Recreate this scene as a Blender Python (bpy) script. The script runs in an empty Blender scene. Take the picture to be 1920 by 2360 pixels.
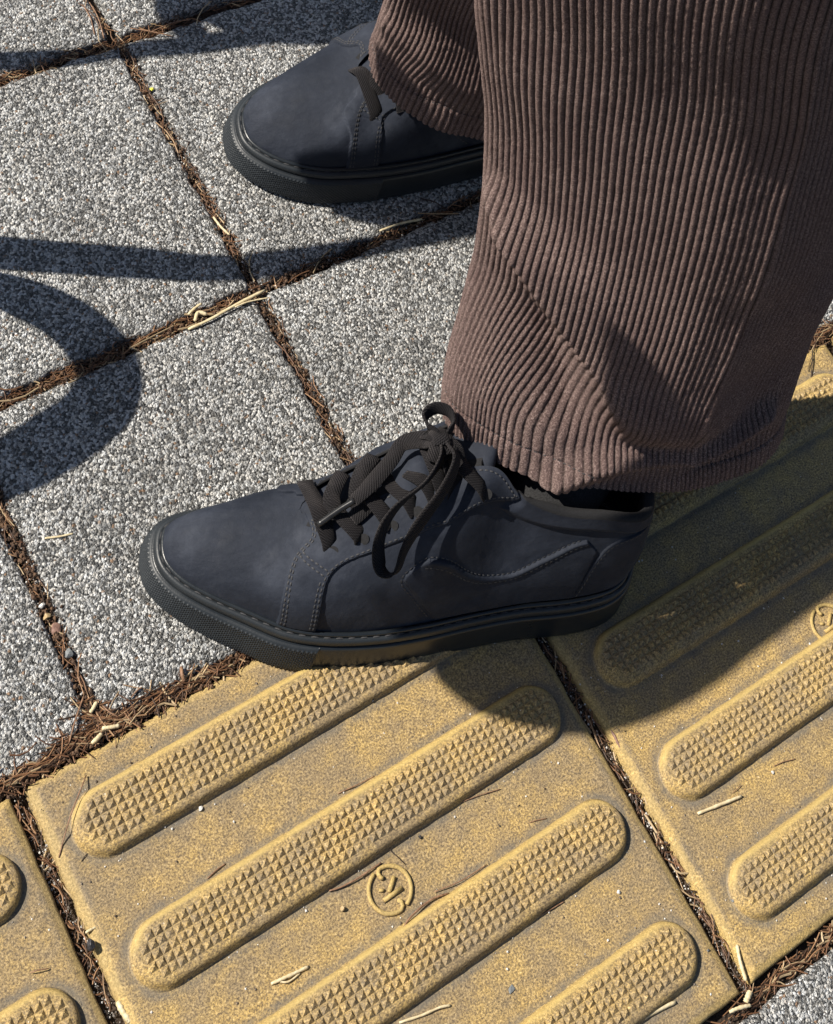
import bpy, math, random
import numpy as np
from mathutils import Vector, Matrix

S = 0.001          # everything below is measured in millimetres and scaled once
SC = bpy.context.scene
COL = SC.collection
rng = np.random.default_rng(7)

# ------------------------------------------------------------------ camera
cam_d = bpy.data.cameras.new('camera')
cam = bpy.data.objects.new('camera', cam_d)
COL.objects.link(cam)
cam_d.sensor_fit = 'HORIZONTAL'
cam_d.sensor_width = 36.0
cam_d.lens = 93.75
cam_d.shift_x = -0.43645
cam_d.shift_y = -1.15769
cam_d.clip_start = 0.01
cam_d.clip_end = 200.0
RW = Matrix(((0.7341278017451038, 0.15892756391916027, -0.6601502860194963),
             (-0.5762158054632514, 0.6601392229148982, -0.48186258612144905),
             (0.3592098498638897, 0.7341377498780699, 0.5762031308182266)))
cam.matrix_world = Matrix.Translation((-0.3796176, -0.3648714, 1.3385478)) @ RW.to_4x4()
SC.camera = cam

# ------------------------------------------------------------------ light
SUN_AZ = math.radians(144.5)      # direction (from +X, counter-clockwise) in which the sun stands
SUN_EL = math.radians(43.0)
sd = Vector((math.cos(SUN_AZ) * math.cos(SUN_EL), math.sin(SUN_AZ) * math.cos(SUN_EL), math.sin(SUN_EL)))
world = bpy.data.worlds.new('World')
SC.world = world
world.use_nodes = True
wn = world.node_tree
bg = wn.nodes['Background']
sky = wn.nodes.new('ShaderNodeTexSky')
sky.sky_type = 'NISHITA'
sky.sun_disc = False
sky.sun_elevation = SUN_EL
sky.sun_rotation = math.atan2(sd.x, sd.y)
sky.altitude = 50
wn.links.new(sky.outputs[0], bg.inputs[0])
bg.inputs[1].default_value = 0.05
sun_d = bpy.data.lights.new('sun', 'SUN')
sun_d.energy = 5.0
sun_d.angle = math.radians(0.5)
sun_d.color = (1.0, 0.93, 0.82)
sun = bpy.data.objects.new('sun', sun_d)
COL.objects.link(sun)
sun.rotation_euler = sd.to_track_quat('Z', 'Y').to_euler()
sun.location = (-1, 1, 2)

SC.view_settings.view_transform = 'Standard'
SC.view_settings.look = 'None'
SC.view_settings.exposure = 0.6
SC.view_settings.gamma = 1.0
SC.view_settings.use_curve_mapping = False


# ------------------------------------------------------------------ helpers
def mesh_obj(name, verts, faces, mat, parent=None, smooth=True, stuff=False, scale=S):
    me = bpy.data.meshes.new(name)
    v = np.asarray(verts, dtype=float) * scale
    me.from_pydata(v.tolist(), [], [tuple(int(i) for i in f) for f in faces])
    me.update()
    if smooth:
        me.polygons.foreach_set('use_smooth', [True] * len(me.polygons))
    if mat is not None:
        me.materials.append(mat)
    o = bpy.data.objects.new(name, me)
    COL.objects.link(o)
    if parent is not None:
        o.parent = parent
    if stuff:
        o['kind'] = 'stuff'
    return o


def empty(name, loc=(0, 0, 0), rz=0.0):
    o = bpy.data.objects.new(name, None)
    COL.objects.link(o)
    o.location = [c * S for c in loc]
    o.rotation_euler = (0, 0, rz)
    o.empty_display_size = 0.02
    return o


def tag(o, label=None, cat=None, group=None, kind=None):
    if label: o['label'] = label
    if cat: o['category'] = cat
    if group: o['group'] = group
    if kind: o['kind'] = kind
    return o


def grid_faces(nu, nv, closed_u=False, flip=False):
    f = []
    for i in range(nu if closed_u else nu - 1):
        i2 = (i + 1) % nu
        a = i * nv; b = i2 * nv
        for j in range(nv - 1):
            q = (a + j, b + j, b + j + 1, a + j + 1)
            f.append(q[::-1] if flip else q)
    return f


def sm(x, a, b):
    t = np.clip((x - a) / (b - a), 0, 1)
    return t * t * (3 - 2 * t)


def catmull(P, n, closed=False):
    P = np.asarray(P, float)
    m = len(P)
    out = []
    seg = m if closed else m - 1
    ts = np.linspace(0, seg, n, endpoint=not closed)
    for t in ts:
        i = min(int(t), seg - 1); u = t - i
        if closed:
            p0, p1, p2, p3 = P[(i - 1) % m], P[i % m], P[(i + 1) % m], P[(i + 2) % m]
        else:
            p1, p2 = P[i], P[i + 1]
            p0 = P[i - 1] if i > 0 else 2 * p1 - p2
            p3 = P[i + 2] if i + 2 < m else 2 * p2 - p1
        out.append(0.5 * ((2 * p1) + (p2 - p0) * u + (2 * p0 - 5 * p1 + 4 * p2 - p3) * u * u + (3 * p1 - p0 - 3 * p2 + p3) * u ** 3))
    return np.array(out)


def resample(P, n, closed=False):
    P = np.asarray(P, float)
    Q = np.vstack([P, P[:1]]) if closed else P
    d = np.r_[0, np.cumsum(np.linalg.norm(np.diff(Q, axis=0), axis=1))]
    t = np.linspace(0, d[-1], n, endpoint=not closed)
    return np.stack([np.interp(t, d, Q[:, k]) for k in range(Q.shape[1])], 1)


def vnoise(x, y, seed=0):
    """smooth value noise, vectorised"""
    x = np.asarray(x, float); y = np.asarray(y, float)
    xi = np.floor(x).astype(int); yi = np.floor(y).astype(int)
    xf = x - xi; yf = y - yi
    def h(a, b):
        n = (a * 374761393 + b * 668265263 + seed * 974634777) & 0x7fffffff
        n = ((n ^ (n >> 13)) * 1274126177) & 0x7fffffff
        n = n ^ (n >> 16)
        return (n & 0xffff) / 65535.0
    u = xf * xf * (3 - 2 * xf); v = yf * yf * (3 - 2 * yf)
    return (h(xi, yi) * (1 - u) + h(xi + 1, yi) * u) * (1 - v) + (h(xi, yi + 1) * (1 - u) + h(xi + 1, yi + 1) * u) * v


# ------------------------------------------------------------------ materials
class NT:
    def __init__(self, name):
        self.m = bpy.data.materials.new(name)
        self.m.use_nodes = True
        self.t = self.m.node_tree
        self.b = self.t.nodes['Principled BSDF']
        self.co = self.t.nodes.new('ShaderNodeTexCoord')

    def n(self, typ, **kw):
        nd = self.t.nodes.new(typ)
        for k, v in kw.items():
            if k.startswith('i_'):
                nd.inputs[k[2:].replace('_', ' ')].default_value = v
            else:
                setattr(nd, k, v)
        return nd

    def l(self, a, b):
        self.t.links.new(a, b)

    def noise(self, scale, detail=2, rough=0.5, vec=None, out='Fac'):
        nd = self.n('ShaderNodeTexNoise')
        nd.inputs['Scale'].default_value = scale
        nd.inputs['Detail'].default_value = detail
        nd.inputs['Roughness'].default_value = rough
        self.l(vec if vec is not None else self.co.outputs['Object'], nd.inputs['Vector'])
        return nd.outputs[out]

    def voro(self, scale, feature='F1', out='Distance', vec=None, rnd=1.0):
        nd = self.n('ShaderNodeTexVoronoi', feature=feature)
        nd.inputs['Scale'].default_value = scale
        nd.inputs['Randomness'].default_value = rnd
        self.l(vec if vec is not None else self.co.outputs['Object'], nd.inputs['Vector'])
        return nd.outputs[out]

    def ramp(self, fac, stops, interp='LINEAR'):
        nd = self.n('ShaderNodeValToRGB')
        cr = nd.color_ramp
        cr.interpolation = interp
        while len(cr.elements) < len(stops):
            cr.elements.new(0.5)
        for e, (p, c) in zip(cr.elements, stops):
            e.position = p
            e.color = (c if isinstance(c, tuple) else (c, c, c)) + (1,)
        self.l(fac, nd.inputs[0])
        return nd.outputs[0]

    def mix(self, fac, a, b, mode='MIX'):
        nd = self.n('ShaderNodeMix', data_type='RGBA', blend_type=mode)
        for sock, v in ((nd.inputs['Factor'], fac), (nd.inputs[6], a), (nd.inputs[7], b)):
            if isinstance(v, (int, float)):
                sock.default_value = v if sock == nd.inputs['Factor'] else (v, v, v, 1)
            elif isinstance(v, tuple):
                sock.default_value = v + (1,)
            else:
                self.l(v, sock)
        return nd.outputs[2]

    def math(self, op, a, b=0.0, c=None):
        nd = self.n('ShaderNodeMath', operation=op)
        for i, v in enumerate((a, b) if c is None else (a, b, c)):
            if isinstance(v, (int, float)):
                nd.inputs[i].default_value = v
            else:
                self.l(v, nd.inputs[i])
        return nd.outputs[0]

    def bump(self, height, dist, strength=1.0, prev=None):
        nd = self.n('ShaderNodeBump')
        nd.inputs['Distance'].default_value = dist
        nd.inputs['Strength'].default_value = strength
        self.l(height, nd.inputs['Height'])
        if prev is not None:
            self.l(prev, nd.inputs['Normal'])
        return nd.outputs[0]

    def fin(self, color=None, rough=0.6, normal=None, spec=None, sheen=None):
        if color is not None:
            if isinstance(color, tuple):
                self.b.inputs['Base Color'].default_value = color + (1,)
            else:
                self.l(color, self.b.inputs['Base Color'])
        if isinstance(rough, (int, float)):
            self.b.inputs['Roughness'].default_value = rough
        else:
            self.l(rough, self.b.inputs['Roughness'])
        if normal is not None:
            self.l(normal, self.b.inputs['Normal'])
        if spec is not None:
            self.b.inputs['Specular IOR Level'].default_value = spec
        if sheen is not None:
            self.b.inputs['Sheen Weight'].default_value = sheen[0]
            self.b.inputs['Sheen Roughness'].default_value = sheen[1]
            self.b.inputs['Sheen Tint'].default_value = sheen[2] + (1,)
        return self.m


def mat_soil():
    t = NT('dark_soil')
    a = t.noise(900, 4, 0.7)
    c = t.ramp(t.voro(420, out='Color'), [(0.0, (0.02, 0.013, 0.009)), (0.5, (0.05, 0.033, 0.022)), (0.85, (0.10, 0.07, 0.05)), (1.0, (0.28, 0.25, 0.22))])
    c = t.mix(a, c, (0.025, 0.017, 0.012))
    return t.fin(c, 0.85, t.bump(t.voro(420), 0.0012, 1.0), spec=0.3)


def mat_aggregate():
    t = NT('exposed_aggregate')
    inf = t.n('ShaderNodeObjectInfo')
    off = t.n('ShaderNodeVectorMath', operation='ADD')
    t.l(t.co.outputs['Object'], off.inputs[0])
    cmb = t.n('ShaderNodeCombineXYZ')
    t.l(inf.outputs['Random'], cmb.inputs[2])
    t.l(cmb.outputs[0], off.inputs[1])
    v = off.outputs[0]
    # warp a little so that grains are not regular cells
    nz = t.noise(500, 2, 0.6, v, 'Color')
    wv = t.n('ShaderNodeVectorMath', operation='MULTIPLY_ADD')
    t.l(nz, wv.inputs[0]); wv.inputs[1].default_value = (0.0012,) * 3; t.l(v, wv.inputs[2])
    w = wv.outputs[0]
    sep = t.n('ShaderNodeSeparateColor')
    t.l(t.voro(640, out='Color', vec=w), sep.inputs[0])
    sep2 = t.n('ShaderNodeSeparateColor')
    t.l(t.voro(1500, out='Color', vec=w), sep2.inputs[0])
    g = t.ramp(sep.outputs[0], [(0.0, 0.018), (0.24, 0.05), (0.45, 0.17), (0.66, 0.55), (1.0, 0.96)])
    g2 = t.ramp(sep2.outputs[0], [(0.0, 0.04), (0.4, 0.15), (0.8, 0.45), (1.0, 0.85)])
    g = t.mix(0.33, g, g2)
    warm = t.mix(sep.outputs[1], (1.0, 0.97, 0.91), (0.95, 0.98, 1.0))
    g = t.mix(1.0, g, warm, 'MULTIPLY')
    blot = t.ramp(t.noise(13, 6, 0.72, v), [(0.32, 0.66), (0.5, 0.95), (0.7, 1.12)])
    g = t.mix(1.0, g, blot, 'MULTIPLY')
    # a few brown grains
    br = t.ramp(sep.outputs[2], [(0.982, 0.0), (0.986, 1.0)])
    g = t.mix(br, g, (0.26, 0.17, 0.11))
    hgt = t.math('ADD', t.math('MULTIPLY', t.voro(640, vec=w), -1.0), t.math('MULTIPLY', t.voro(1500, vec=w), -0.5))
    hgt = t.math('ADD', hgt, t.math('MULTIPLY', sep.outputs[1], 0.5))
    return t.fin(g, 0.62, t.bump(hgt, 0.0022, 1.0), spec=0.5)


def mat_yellow():
    t = NT('worn_yellow_tile')
    dirt = t.n('ShaderNodeAttribute', attribute_name='dirt')
    n1 = t.noise(820, 5, 0.8)
    n2 = t.noise(60, 5, 0.7)
    n3 = t.noise(9, 3, 0.55)
    c = t.ramp(n1, [(0.37, (0.12, 0.085, 0.045)), (0.45, (0.27, 0.19, 0.085)), (0.54, (0.52, 0.345, 0.108)), (0.66, (0.82, 0.63, 0.31))])
    wear = t.ramp(t.math('ADD', t.math('MULTIPLY', n2, 0.6), t.math('MULTIPLY', n3, 0.5)), [(0.45, 0.0), (0.63, 0.75)])
    c = t.mix(wear, c, t.mix(t.ramp(n1, [(0.38, 0.0), (0.64, 1.0)]), (0.085, 0.065, 0.045), (0.38, 0.29, 0.18)))
    d = t.math('MULTIPLY', dirt.outputs['Fac'], t.ramp(n2, [(0.3, 0.35), (0.7, 1.0)]))
    c = t.mix(d, c, t.mix(n1, (0.07, 0.064, 0.056), (0.22, 0.20, 0.165)))
    bright_yellow = t.n('ShaderNodeAttribute', attribute_name='bright_yellow')
    c = t.mix(t.math('MULTIPLY', bright_yellow.outputs['Fac'], t.ramp(n2, [(0.3, 0.3), (0.65, 0.9)])), c, (0.56, 0.41, 0.14))
    # sparkling quartz grains
    sp = t.ramp(t.voro(340, out='Distance'), [(0.0, 1.0), (0.075, 1.0), (0.10, 0.0)])
    selc = t.n('ShaderNodeSeparateColor'); t.l(t.voro(340, out='Color'), selc.inputs[0])
    sel = t.ramp(selc.outputs[0], [(0.955, 0.0), (0.965, 1.0)])
    spk = t.math('MULTIPLY', sp, sel)
    c = t.mix(spk, c, (0.9, 0.88, 0.8))
    h = t.math('ADD', n1, t.math('MULTIPLY', n2, 0.6))
    return t.fin(c, t.mix(spk, 0.62, 0.25), t.bump(h, 0.0007, 0.8), spec=0.4)


def mat_leather():
    t = NT('black_nubuck')
    n1 = t.noise(22, 6, 0.7)
    n2 = t.noise(2200, 3, 0.7)
    n3 = t.noise(70, 4, 0.7)
    c = t.ramp(n1, [(0.32, (0.0075, 0.0105, 0.0185)), (0.5, (0.0145, 0.0185, 0.0295)), (0.68, (0.031, 0.037, 0.053))])
    c = t.mix(t.ramp(n3, [(0.55, 0.0), (0.8, 0.35)]), c, (0.050, 0.055, 0.066))
    h = t.math('ADD', t.math('MULTIPLY', n2, 0.25), t.math('MULTIPLY', n3, 0.8))
    return t.fin(c, t.ramp(n3, [(0.3, 0.66), (0.7, 0.85)]), t.bump(h, 0.0009, 0.7), spec=0.28, sheen=(0.05, 0.4, (0.6, 0.72, 1.0)))


def mat_edge():
    t = NT('leather_cut_edge')
    c = t.ramp(t.noise(500, 3), [(0.3, (0.05, 0.052, 0.056)), (0.7, (0.12, 0.12, 0.12))])
    return t.fin(c, 0.8)


def mat_rubber(name, rough, base=0.017):
    t = NT(name)
    n = t.noise(40, 4, 0.6)
    c = t.ramp(n, [(0.3, (base * 0.8, base * 1.0, base * 1.25)), (0.8, (base * 1.3, base * 1.6, base * 1.9))])
    return t.fin(c, t.ramp(n, [(0.3, rough), (0.7, rough + 0.14)]), t.bump(t.noise(900, 3), 0.0002, 0.5), spec=0.5)


def mat_lace():
    t = NT('woven_lace')
    uv = t.n('ShaderNodeAttribute', attribute_name='UVMap')
    mp = t.n('ShaderNodeMapping'); mp.inputs['Scale'].default_value = (1.0, 1.0, 1.0)
    t.l(t.co.outputs['UV'], mp.inputs[0])
    w1 = t.n('ShaderNodeTexWave', wave_type='BANDS', bands_direction='DIAGONAL'); w1.inputs['Scale'].default_value = 330
    t.l(mp.outputs[0], w1.inputs[0])
    w2 = t.n('ShaderNodeTexWave', wave_type='BANDS', bands_direction='Y'); w2.inputs['Scale'].default_value = 420
    t.l(mp.outputs[0], w2.inputs[0])
    h = t.math('ADD', w1.outputs['Fac'], w2.outputs['Fac'])
    n = t.noise(900, 3, 0.7)
    c = t.ramp(t.math('ADD', t.math('MULTIPLY', h, 0.3), t.math('MULTIPLY', n, 0.5)), [(0.2, (0.003, 0.003, 0.0038)), (0.5, (0.0095, 0.0090, 0.0105)), (0.9, (0.032, 0.030, 0.033))])
    return t.fin(c, 0.85, t.bump(t.math('ADD', h, n), 0.0006, 0.9), spec=0.15, sheen=(0.12, 0.5, (0.5, 0.45, 0.45)))


def mat_cord():
    t = NT('brown_corduroy')
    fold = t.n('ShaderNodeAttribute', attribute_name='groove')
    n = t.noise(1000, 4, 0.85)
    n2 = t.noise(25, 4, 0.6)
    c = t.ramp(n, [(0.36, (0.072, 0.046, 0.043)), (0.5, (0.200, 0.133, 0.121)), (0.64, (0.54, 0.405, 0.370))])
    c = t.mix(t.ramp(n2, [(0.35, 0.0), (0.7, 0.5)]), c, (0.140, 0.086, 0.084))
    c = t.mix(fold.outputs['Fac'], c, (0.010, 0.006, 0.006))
    return t.fin(c, 0.9, t.bump(n, 0.0022, 1.0), spec=0.08, sheen=(0.12, 0.5, (0.95, 0.8, 0.72)))


def mat_plain(name, cols, rough=0.7, scale=300, bump=0.0004, spec=0.4):
    t = NT(name)
    n = t.noise(scale, 3, 0.6)
    k = len(cols)
    c = t.ramp(n, [(0.3 + 0.4 * i / max(1, k - 1), cc) for i, cc in enumerate(cols)])
    return t.fin(c, rough, t.bump(n, bump, 0.6), spec=spec)


def mat_random(name, cols, rough=0.7, attr='tint'):
    t = NT(name)
    a = t.n('ShaderNodeAttribute', attribute_name=attr)
    k = len(cols)
    c = t.ramp(a.outputs['Fac'], [(i / (k - 1), cc) for i, cc in enumerate(cols)])
    c = t.mix(t.math('MULTIPLY', t.noise(700, 3, 0.7), 0.5), c, (0.04, 0.025, 0.015))
    return t.fin(c, rough, spec=0.4)


M = dict(soil=mat_soil(), agg=mat_aggregate(), yellow=mat_yellow(), leather=mat_leather(), edge=mat_edge(),
         rubber=mat_rubber('black_rubber', 0.42), gloss=mat_rubber('smooth_black_rubber', 0.26, 0.014),
         lace=mat_lace(), cord=mat_cord(),
         thread=mat_plain('black_thread', [(0.02, 0.02, 0.022), (0.06, 0.06, 0.065)], 0.7, 1500),
         lining=mat_plain('black_lining', [(0.008, 0.008, 0.009), (0.016, 0.016, 0.018)], 0.9, 900),
         sock=mat_plain('black_sock_wool', [(0.008, 0.008, 0.009), (0.035, 0.035, 0.037)], 0.95, 1200, 0.001),
         plastic=mat_plain('black_plastic', [(0.012, 0.012, 0.013), (0.02, 0.02, 0.021)], 0.25, 200, 0.0001),
         skin=mat_plain('skin', [(0.42, 0.25, 0.18), (0.5, 0.31, 0.22)], 0.6, 100),
         needles=mat_random('dry_pine_needles', [(0.04, 0.022, 0.014), (0.16, 0.075, 0.038), (0.34, 0.18, 0.09), (0.52, 0.39, 0.23)], 0.55),
         grit=mat_random('grit', [(0.05, 0.04, 0.035), (0.16, 0.13, 0.11), (0.42, 0.40, 0.37), (0.8, 0.78, 0.74)], 0.3),
         crumb=mat_random('soil_crumb', [(0.03, 0.018, 0.012), (0.09, 0.05, 0.03), (0.17, 0.10, 0.055), (0.33, 0.22, 0.13)], 0.8),
         straw=mat_plain('pale_straw', [(0.50, 0.40, 0.22), (0.72, 0.62, 0.42)], 0.5, 400),
         twig=mat_plain('brown_twig', [(0.12, 0.062, 0.036), (0.34, 0.20, 0.12)], 0.6, 400),
         darktwig=mat_plain('dark_twig', [(0.02, 0.014, 0.01), (0.06, 0.04, 0.03)], 0.7, 400),
         greystone=mat_plain('grey_stone', [(0.10, 0.11, 0.115), (0.22, 0.235, 0.24)], 0.6, 500),
         brownstone=mat_plain('brown_stone', [(0.18, 0.10, 0.08), (0.28, 0.17, 0.13)], 0.6, 500),
         tanstone=mat_plain('tan_stone', [(0.32, 0.22, 0.10), (0.48, 0.36, 0.20)], 0.6, 500),
         whitestone=mat_plain('white_stone', [(0.6, 0.58, 0.54), (0.8, 0.78, 0.74)], 0.5, 500),
         blackstone=mat_plain('black_stone', [(0.015, 0.015, 0.017), (0.05, 0.05, 0.055)], 0.45, 500),
         seed=mat_plain('yellow_seed', [(0.65, 0.62, 0.05), (0.8, 0.78, 0.12)], 0.5, 400),
         caster=mat_plain('caster_black', [(0.02, 0.02, 0.02), (0.05, 0.05, 0.05)], 0.5, 100))

# ------------------------------------------------------------------ ground
g = mesh_obj('ground', [(-40000, -40000, -9), (40000, -40000, -9), (40000, 40000, -9), (-40000, 40000, -9)], [(0, 1, 2, 3)], M['soil'])
tag(g, kind='structure')

pavement = empty('pavement')
tag(pavement, kind='structure')


def slab(x0, x1, y0, y1, seed, lift=0.0, res=3.0):
    """one exposed-aggregate paving stone with a rounded, slightly ragged rim"""
    nx = max(4, int((x1 - x0) / res)); ny = max(4, int((y1 - y0) / res))
    X, Y = np.meshgrid(np.linspace(x0, x1, nx), np.linspace(y0, y1, ny), indexing='ij')
    d = np.minimum(np.minimum(X - x0, x1 - X), np.minimum(Y - y0, y1 - Y))
    Z = lift - 2.6 * np.exp(-d / 2.2) + 0.7 * (vnoise(X / 5, Y / 5, seed) - 0.5) + 1.0 * (vnoise(X / 40, Y / 40, seed + 3) - 0.5)
    jx = (vnoise(X / 7, Y / 7, seed + 1) - 0.5) * 3.0 * np.exp(-d / 4)
    jy = (vnoise(X / 7, Y / 7, seed + 2) - 0.5) * 3.0 * np.exp(-d / 4)
    V = np.stack([X + jx, Y + jy, Z], -1).reshape(-1, 3)
    F = grid_faces(nx, ny, flip=False)
    rim = [i * ny for i in range(nx)] + [(nx - 1) * ny + j for j in range(1, ny)] + [i * ny + ny - 1 for i in range(nx - 2, -1, -1)] + [j for j in range(ny - 2, 0, -1)]
    base = len(V)
    Vr = V[rim].copy(); Vr[:, 2] = -14
    V = np.vstack([V, Vr])
    k = len(rim)
    F += [(rim[i], base + i, base + (i + 1) % k, rim[(i + 1) % k]) for i in range(k)]
    return V, F


JX = [-568, -364, -160, 44, 248, 452, 656, 860]
rows = [(9.0, 208.5), (216.5, 428.5), (436.5, 650), (658, 870)]
sid = 0
for r, (y0, y1) in enumerate(rows):
    for c in range(len(JX) - 1):
        sid += 1
        dx = rng.uniform(-1, 1)
        V, F = slab(JX[c] + 3.7 + (1.5 if r == 1 else 0), JX[c + 1] - 3.7 + (1.5 if r == 1 else 0), y0 + rng.uniform(-.6, .6), y1 + rng.uniform(-.6, .6), sid, 0.4 + rng.uniform(-.5, .5))
        mesh_obj('paving_stone', V, F, M['agg'], pavement)
for r, (y0, y1) in enumerate([(-520, -311), (-728, -528)]):
    for a in (-568, -364, -160, 44, 248, 452, 656):
        sid += 1
        V, F = slab(a + 24, a + 220, y0, y1 if (r or a > 0) else y1 + 3, sid, -1.5)
        mesh_obj('paving_stone', V, F, M['agg'], pavement)

# ------------------------------------------------------------------ tactile tiles
BAR_Y = [-37.5, -111.5, -186.0, -261.5]


def stadium_d(X, Y, hl, r):
    return np.hypot(np.maximum(np.abs(X) - (hl - r), 0), Y) - r


def bar_mesh(L=280.0, W=38.0, H=5.7, seed=0):
    """raised guide bar: flared flank, rounded shoulder, 5 rows of small pyramids on top"""
    r = W / 2; hl = L / 2
    # rings from foot to shoulder
    prof = [(0.5, -0.2), (0.0, 0.3), (-0.7, 1.1), (-1.2, 2.4), (-1.7, 3.7), (-2.5, 4.8), (-3.7, 5.45), (-5.2, H)]
    m = 26
    ang = [(-math.pi / 2 + math.pi * i / m) for i in range(m + 1)]
    V = []; F = []
    nlong = 40
    def ring(off, z, k):
        rr = r + off
        pts = []
        for a in ang: pts.append((hl - r + rr * math.cos(a), rr * math.sin(a)))
        for i in range(1, nlong): pts.append((hl - r - 2 * (hl - r) * i / nlong, rr))
        for a in ang: pts.append((-(hl - r) - rr * math.cos(a), -rr * math.sin(a)))
        for i in range(1, nlong): pts.append((-(hl - r) + 2 * (hl - r) * i / nlong, -rr))
        P = np.array(pts)
        wob = (vnoise(P[:, 0] / 6 + seed, P[:, 1] / 6 + 40 * k, seed) - 0.5) * 0.5
        return [(p[0] + w * 0.5, p[1] + w * np.sign(p[1]), z + w * 0.3 * (k > 1)) for p, w in zip(pts, wob)]
    n = None
    for k, (off, z) in enumerate(prof):
        R = ring(off, z, k)
        if n is None: n = len(R)
        if k:
            b = len(V)
            F += [(b - n + i, b - n + (i + 1) % n, b + (i + 1) % n, b + i) for i in range(n)]
        V += R
    last = len(V) - n
    F.append(tuple(range(last, last + n)))
    return V, F


def pyramids(L=280.0, W=38.0, H=5.7, seed=0):
    V = []; F = []
    p = 4.95
    rr = random.Random(seed)
    ncol = int((L - 14) / p)
    for j in range(5):
        y = (j - 2) * p
        for i in range(ncol + 1):
            x = (i - ncol / 2) * p 
            if stadium_d(np.array(x), np.array(y), L / 2, W / 2) > -6.3: continue
            hb = 2.36
            h = 2.05 + rr.uniform(-0.55, 0.25)
            if rr.random() < 0.05: h *= 0.4
            jx = rr.uniform(-.25, .25); jy = rr.uniform(-.25, .25)
            b = len(V); z = H - 0.15
            V += [(x - hb, y - hb, z), (x + hb, y - hb, z), (x + hb, y + hb, z), (x - hb, y + hb, z)]
            tp = 0.38
            V += [(x - tp + jx, y - tp + jy, H + h), (x + tp + jx, y - tp + jy, H + h), (x + tp + jx, y + tp + jy, H + h), (x - tp + jx, y + tp + jy, H + h)]
            F += [(b, b + 1, b + 5, b + 4), (b + 1, b + 2, b + 6, b + 5), (b + 2, b + 3, b + 7, b + 6), (b + 3, b, b + 4, b + 7), (b + 4, b + 5, b + 6, b + 7)]
    return V, F


def add_attr(o, name, vals):
    a = o.data.attributes.new(name, 'FLOAT', 'POINT')
    a.data.foreach_set('value', np.asarray(vals, dtype=np.float32))


def plate_mesh(seed, shift=(0, 0)):
    W = 301.0; Hh = 299.0
    # fine grid with a small border lip
    res = 1.6
    nx = int(W / res); ny = int(Hh / res)
    X, Y = np.meshgrid(np.linspace(0, W, nx), np.linspace(-Hh, 0, ny), indexing='ij')
    d = np.minimum(np.minimum(X, W - X), np.minimum(-Y, Hh + Y))
    # border lip: 3.6 mm rim 0.9 mm lower, then a soft step
    Z = -1.0 + 1.0 * sm(d, 2.8, 4.6) - 1.6 * np.exp(-d / 0.9)
    Z += 0.35 * (vnoise(X / 9, Y / 9, seed) - 0.5) + 0.7 * (vnoise(X / 60, Y / 60, seed + 9) - 0.5)
    edge = np.exp(-d / 2.0)
    X2 = X + (vnoise(X / 8, Y / 8, seed + 2) - 0.5) * 1.0 * edge
    Y2 = Y + (vnoise(X / 8, Y / 8, seed + 4) - 0.5) * 1.0 * edge
    V = np.stack([X2, Y2, Z], -1).reshape(-1, 3)
    F = grid_faces(nx, ny)
    rim = [i * ny for i in range(nx)] + [(nx - 1) * ny + j for j in range(1, ny)] + [i * ny + ny - 1 for i in range(nx - 2, -1, -1)] + [j for j in range(ny - 2, 0, -1)]
    base = len(V); Vr = V[rim].copy(); Vr[:, 2] = -14
    V = np.vstack([V, Vr]); k = len(rim)
    F += [(rim[i], base + i, base + (i + 1) % k, rim[(i + 1) % k]) for i in range(k)]
    bd = np.full(X.shape, 99.0)
    for by in BAR_Y:
        bd = np.minimum(bd, stadium_d(X - W / 2 - shift[0], Y - by - shift[1], 140, 19))
    dirt = np.exp(-((bd - 1.6) / 2.6) ** 2) * 0.9
    dirt = np.maximum(dirt, 0.6 * np.exp(-((d - 6.0) / 2.2) ** 2) * vnoise(X / 20, Y / 20, seed + 20))
    bright_yellow = (1 - sm(d, 2.8, 4.8)) * 0.45  # brighter yellow along the border lip
    dirt = np.r_[dirt.reshape(-1), np.zeros(k)]
    bright_yellow = np.r_[bright_yellow.reshape(-1), np.zeros(k)]
    return V, F, dirt, bright_yellow


def tube_pts(P, rad, sides=6, taper=None, cap=True):
    P = np.asarray(P, float); n = len(P)
    T = np.gradient(P, axis=0); T /= np.linalg.norm(T, axis=1)[:, None] + 1e-9
    up = np.array([0, 0, 1.0]); 
    V = []; F = []
    prev = None
    for i in range(n):
        a = np.cross(T[i], up)
        if np.linalg.norm(a) < 1e-3: a = np.array([1.0, 0, 0]) if prev is None else prev
        a /= np.linalg.norm(a)
        if prev is not None and a @ prev < 0: a = -a
        prev = a
        b = np.cross(a, T[i])
        r = rad if np.isscalar(rad) else rad[i]
        for k in range(sides):
            th = 2 * math.pi * k / sides
            V.append(P[i] + r * (math.cos(th) * a + math.sin(th) * b))
    for i in range(n - 1):
        for k in range(sides):
            k2 = (k + 1) % sides
            F.append((i * sides + k, (i + 1) * sides + k, (i + 1) * sides + k2, i * sides + k2))
    if cap:
        F.append(tuple(range(sides))[::-1] if False else tuple(range(sides)))
        F.append(tuple(range((n - 1) * sides, n * sides))[::-1])
    return V, F


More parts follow.
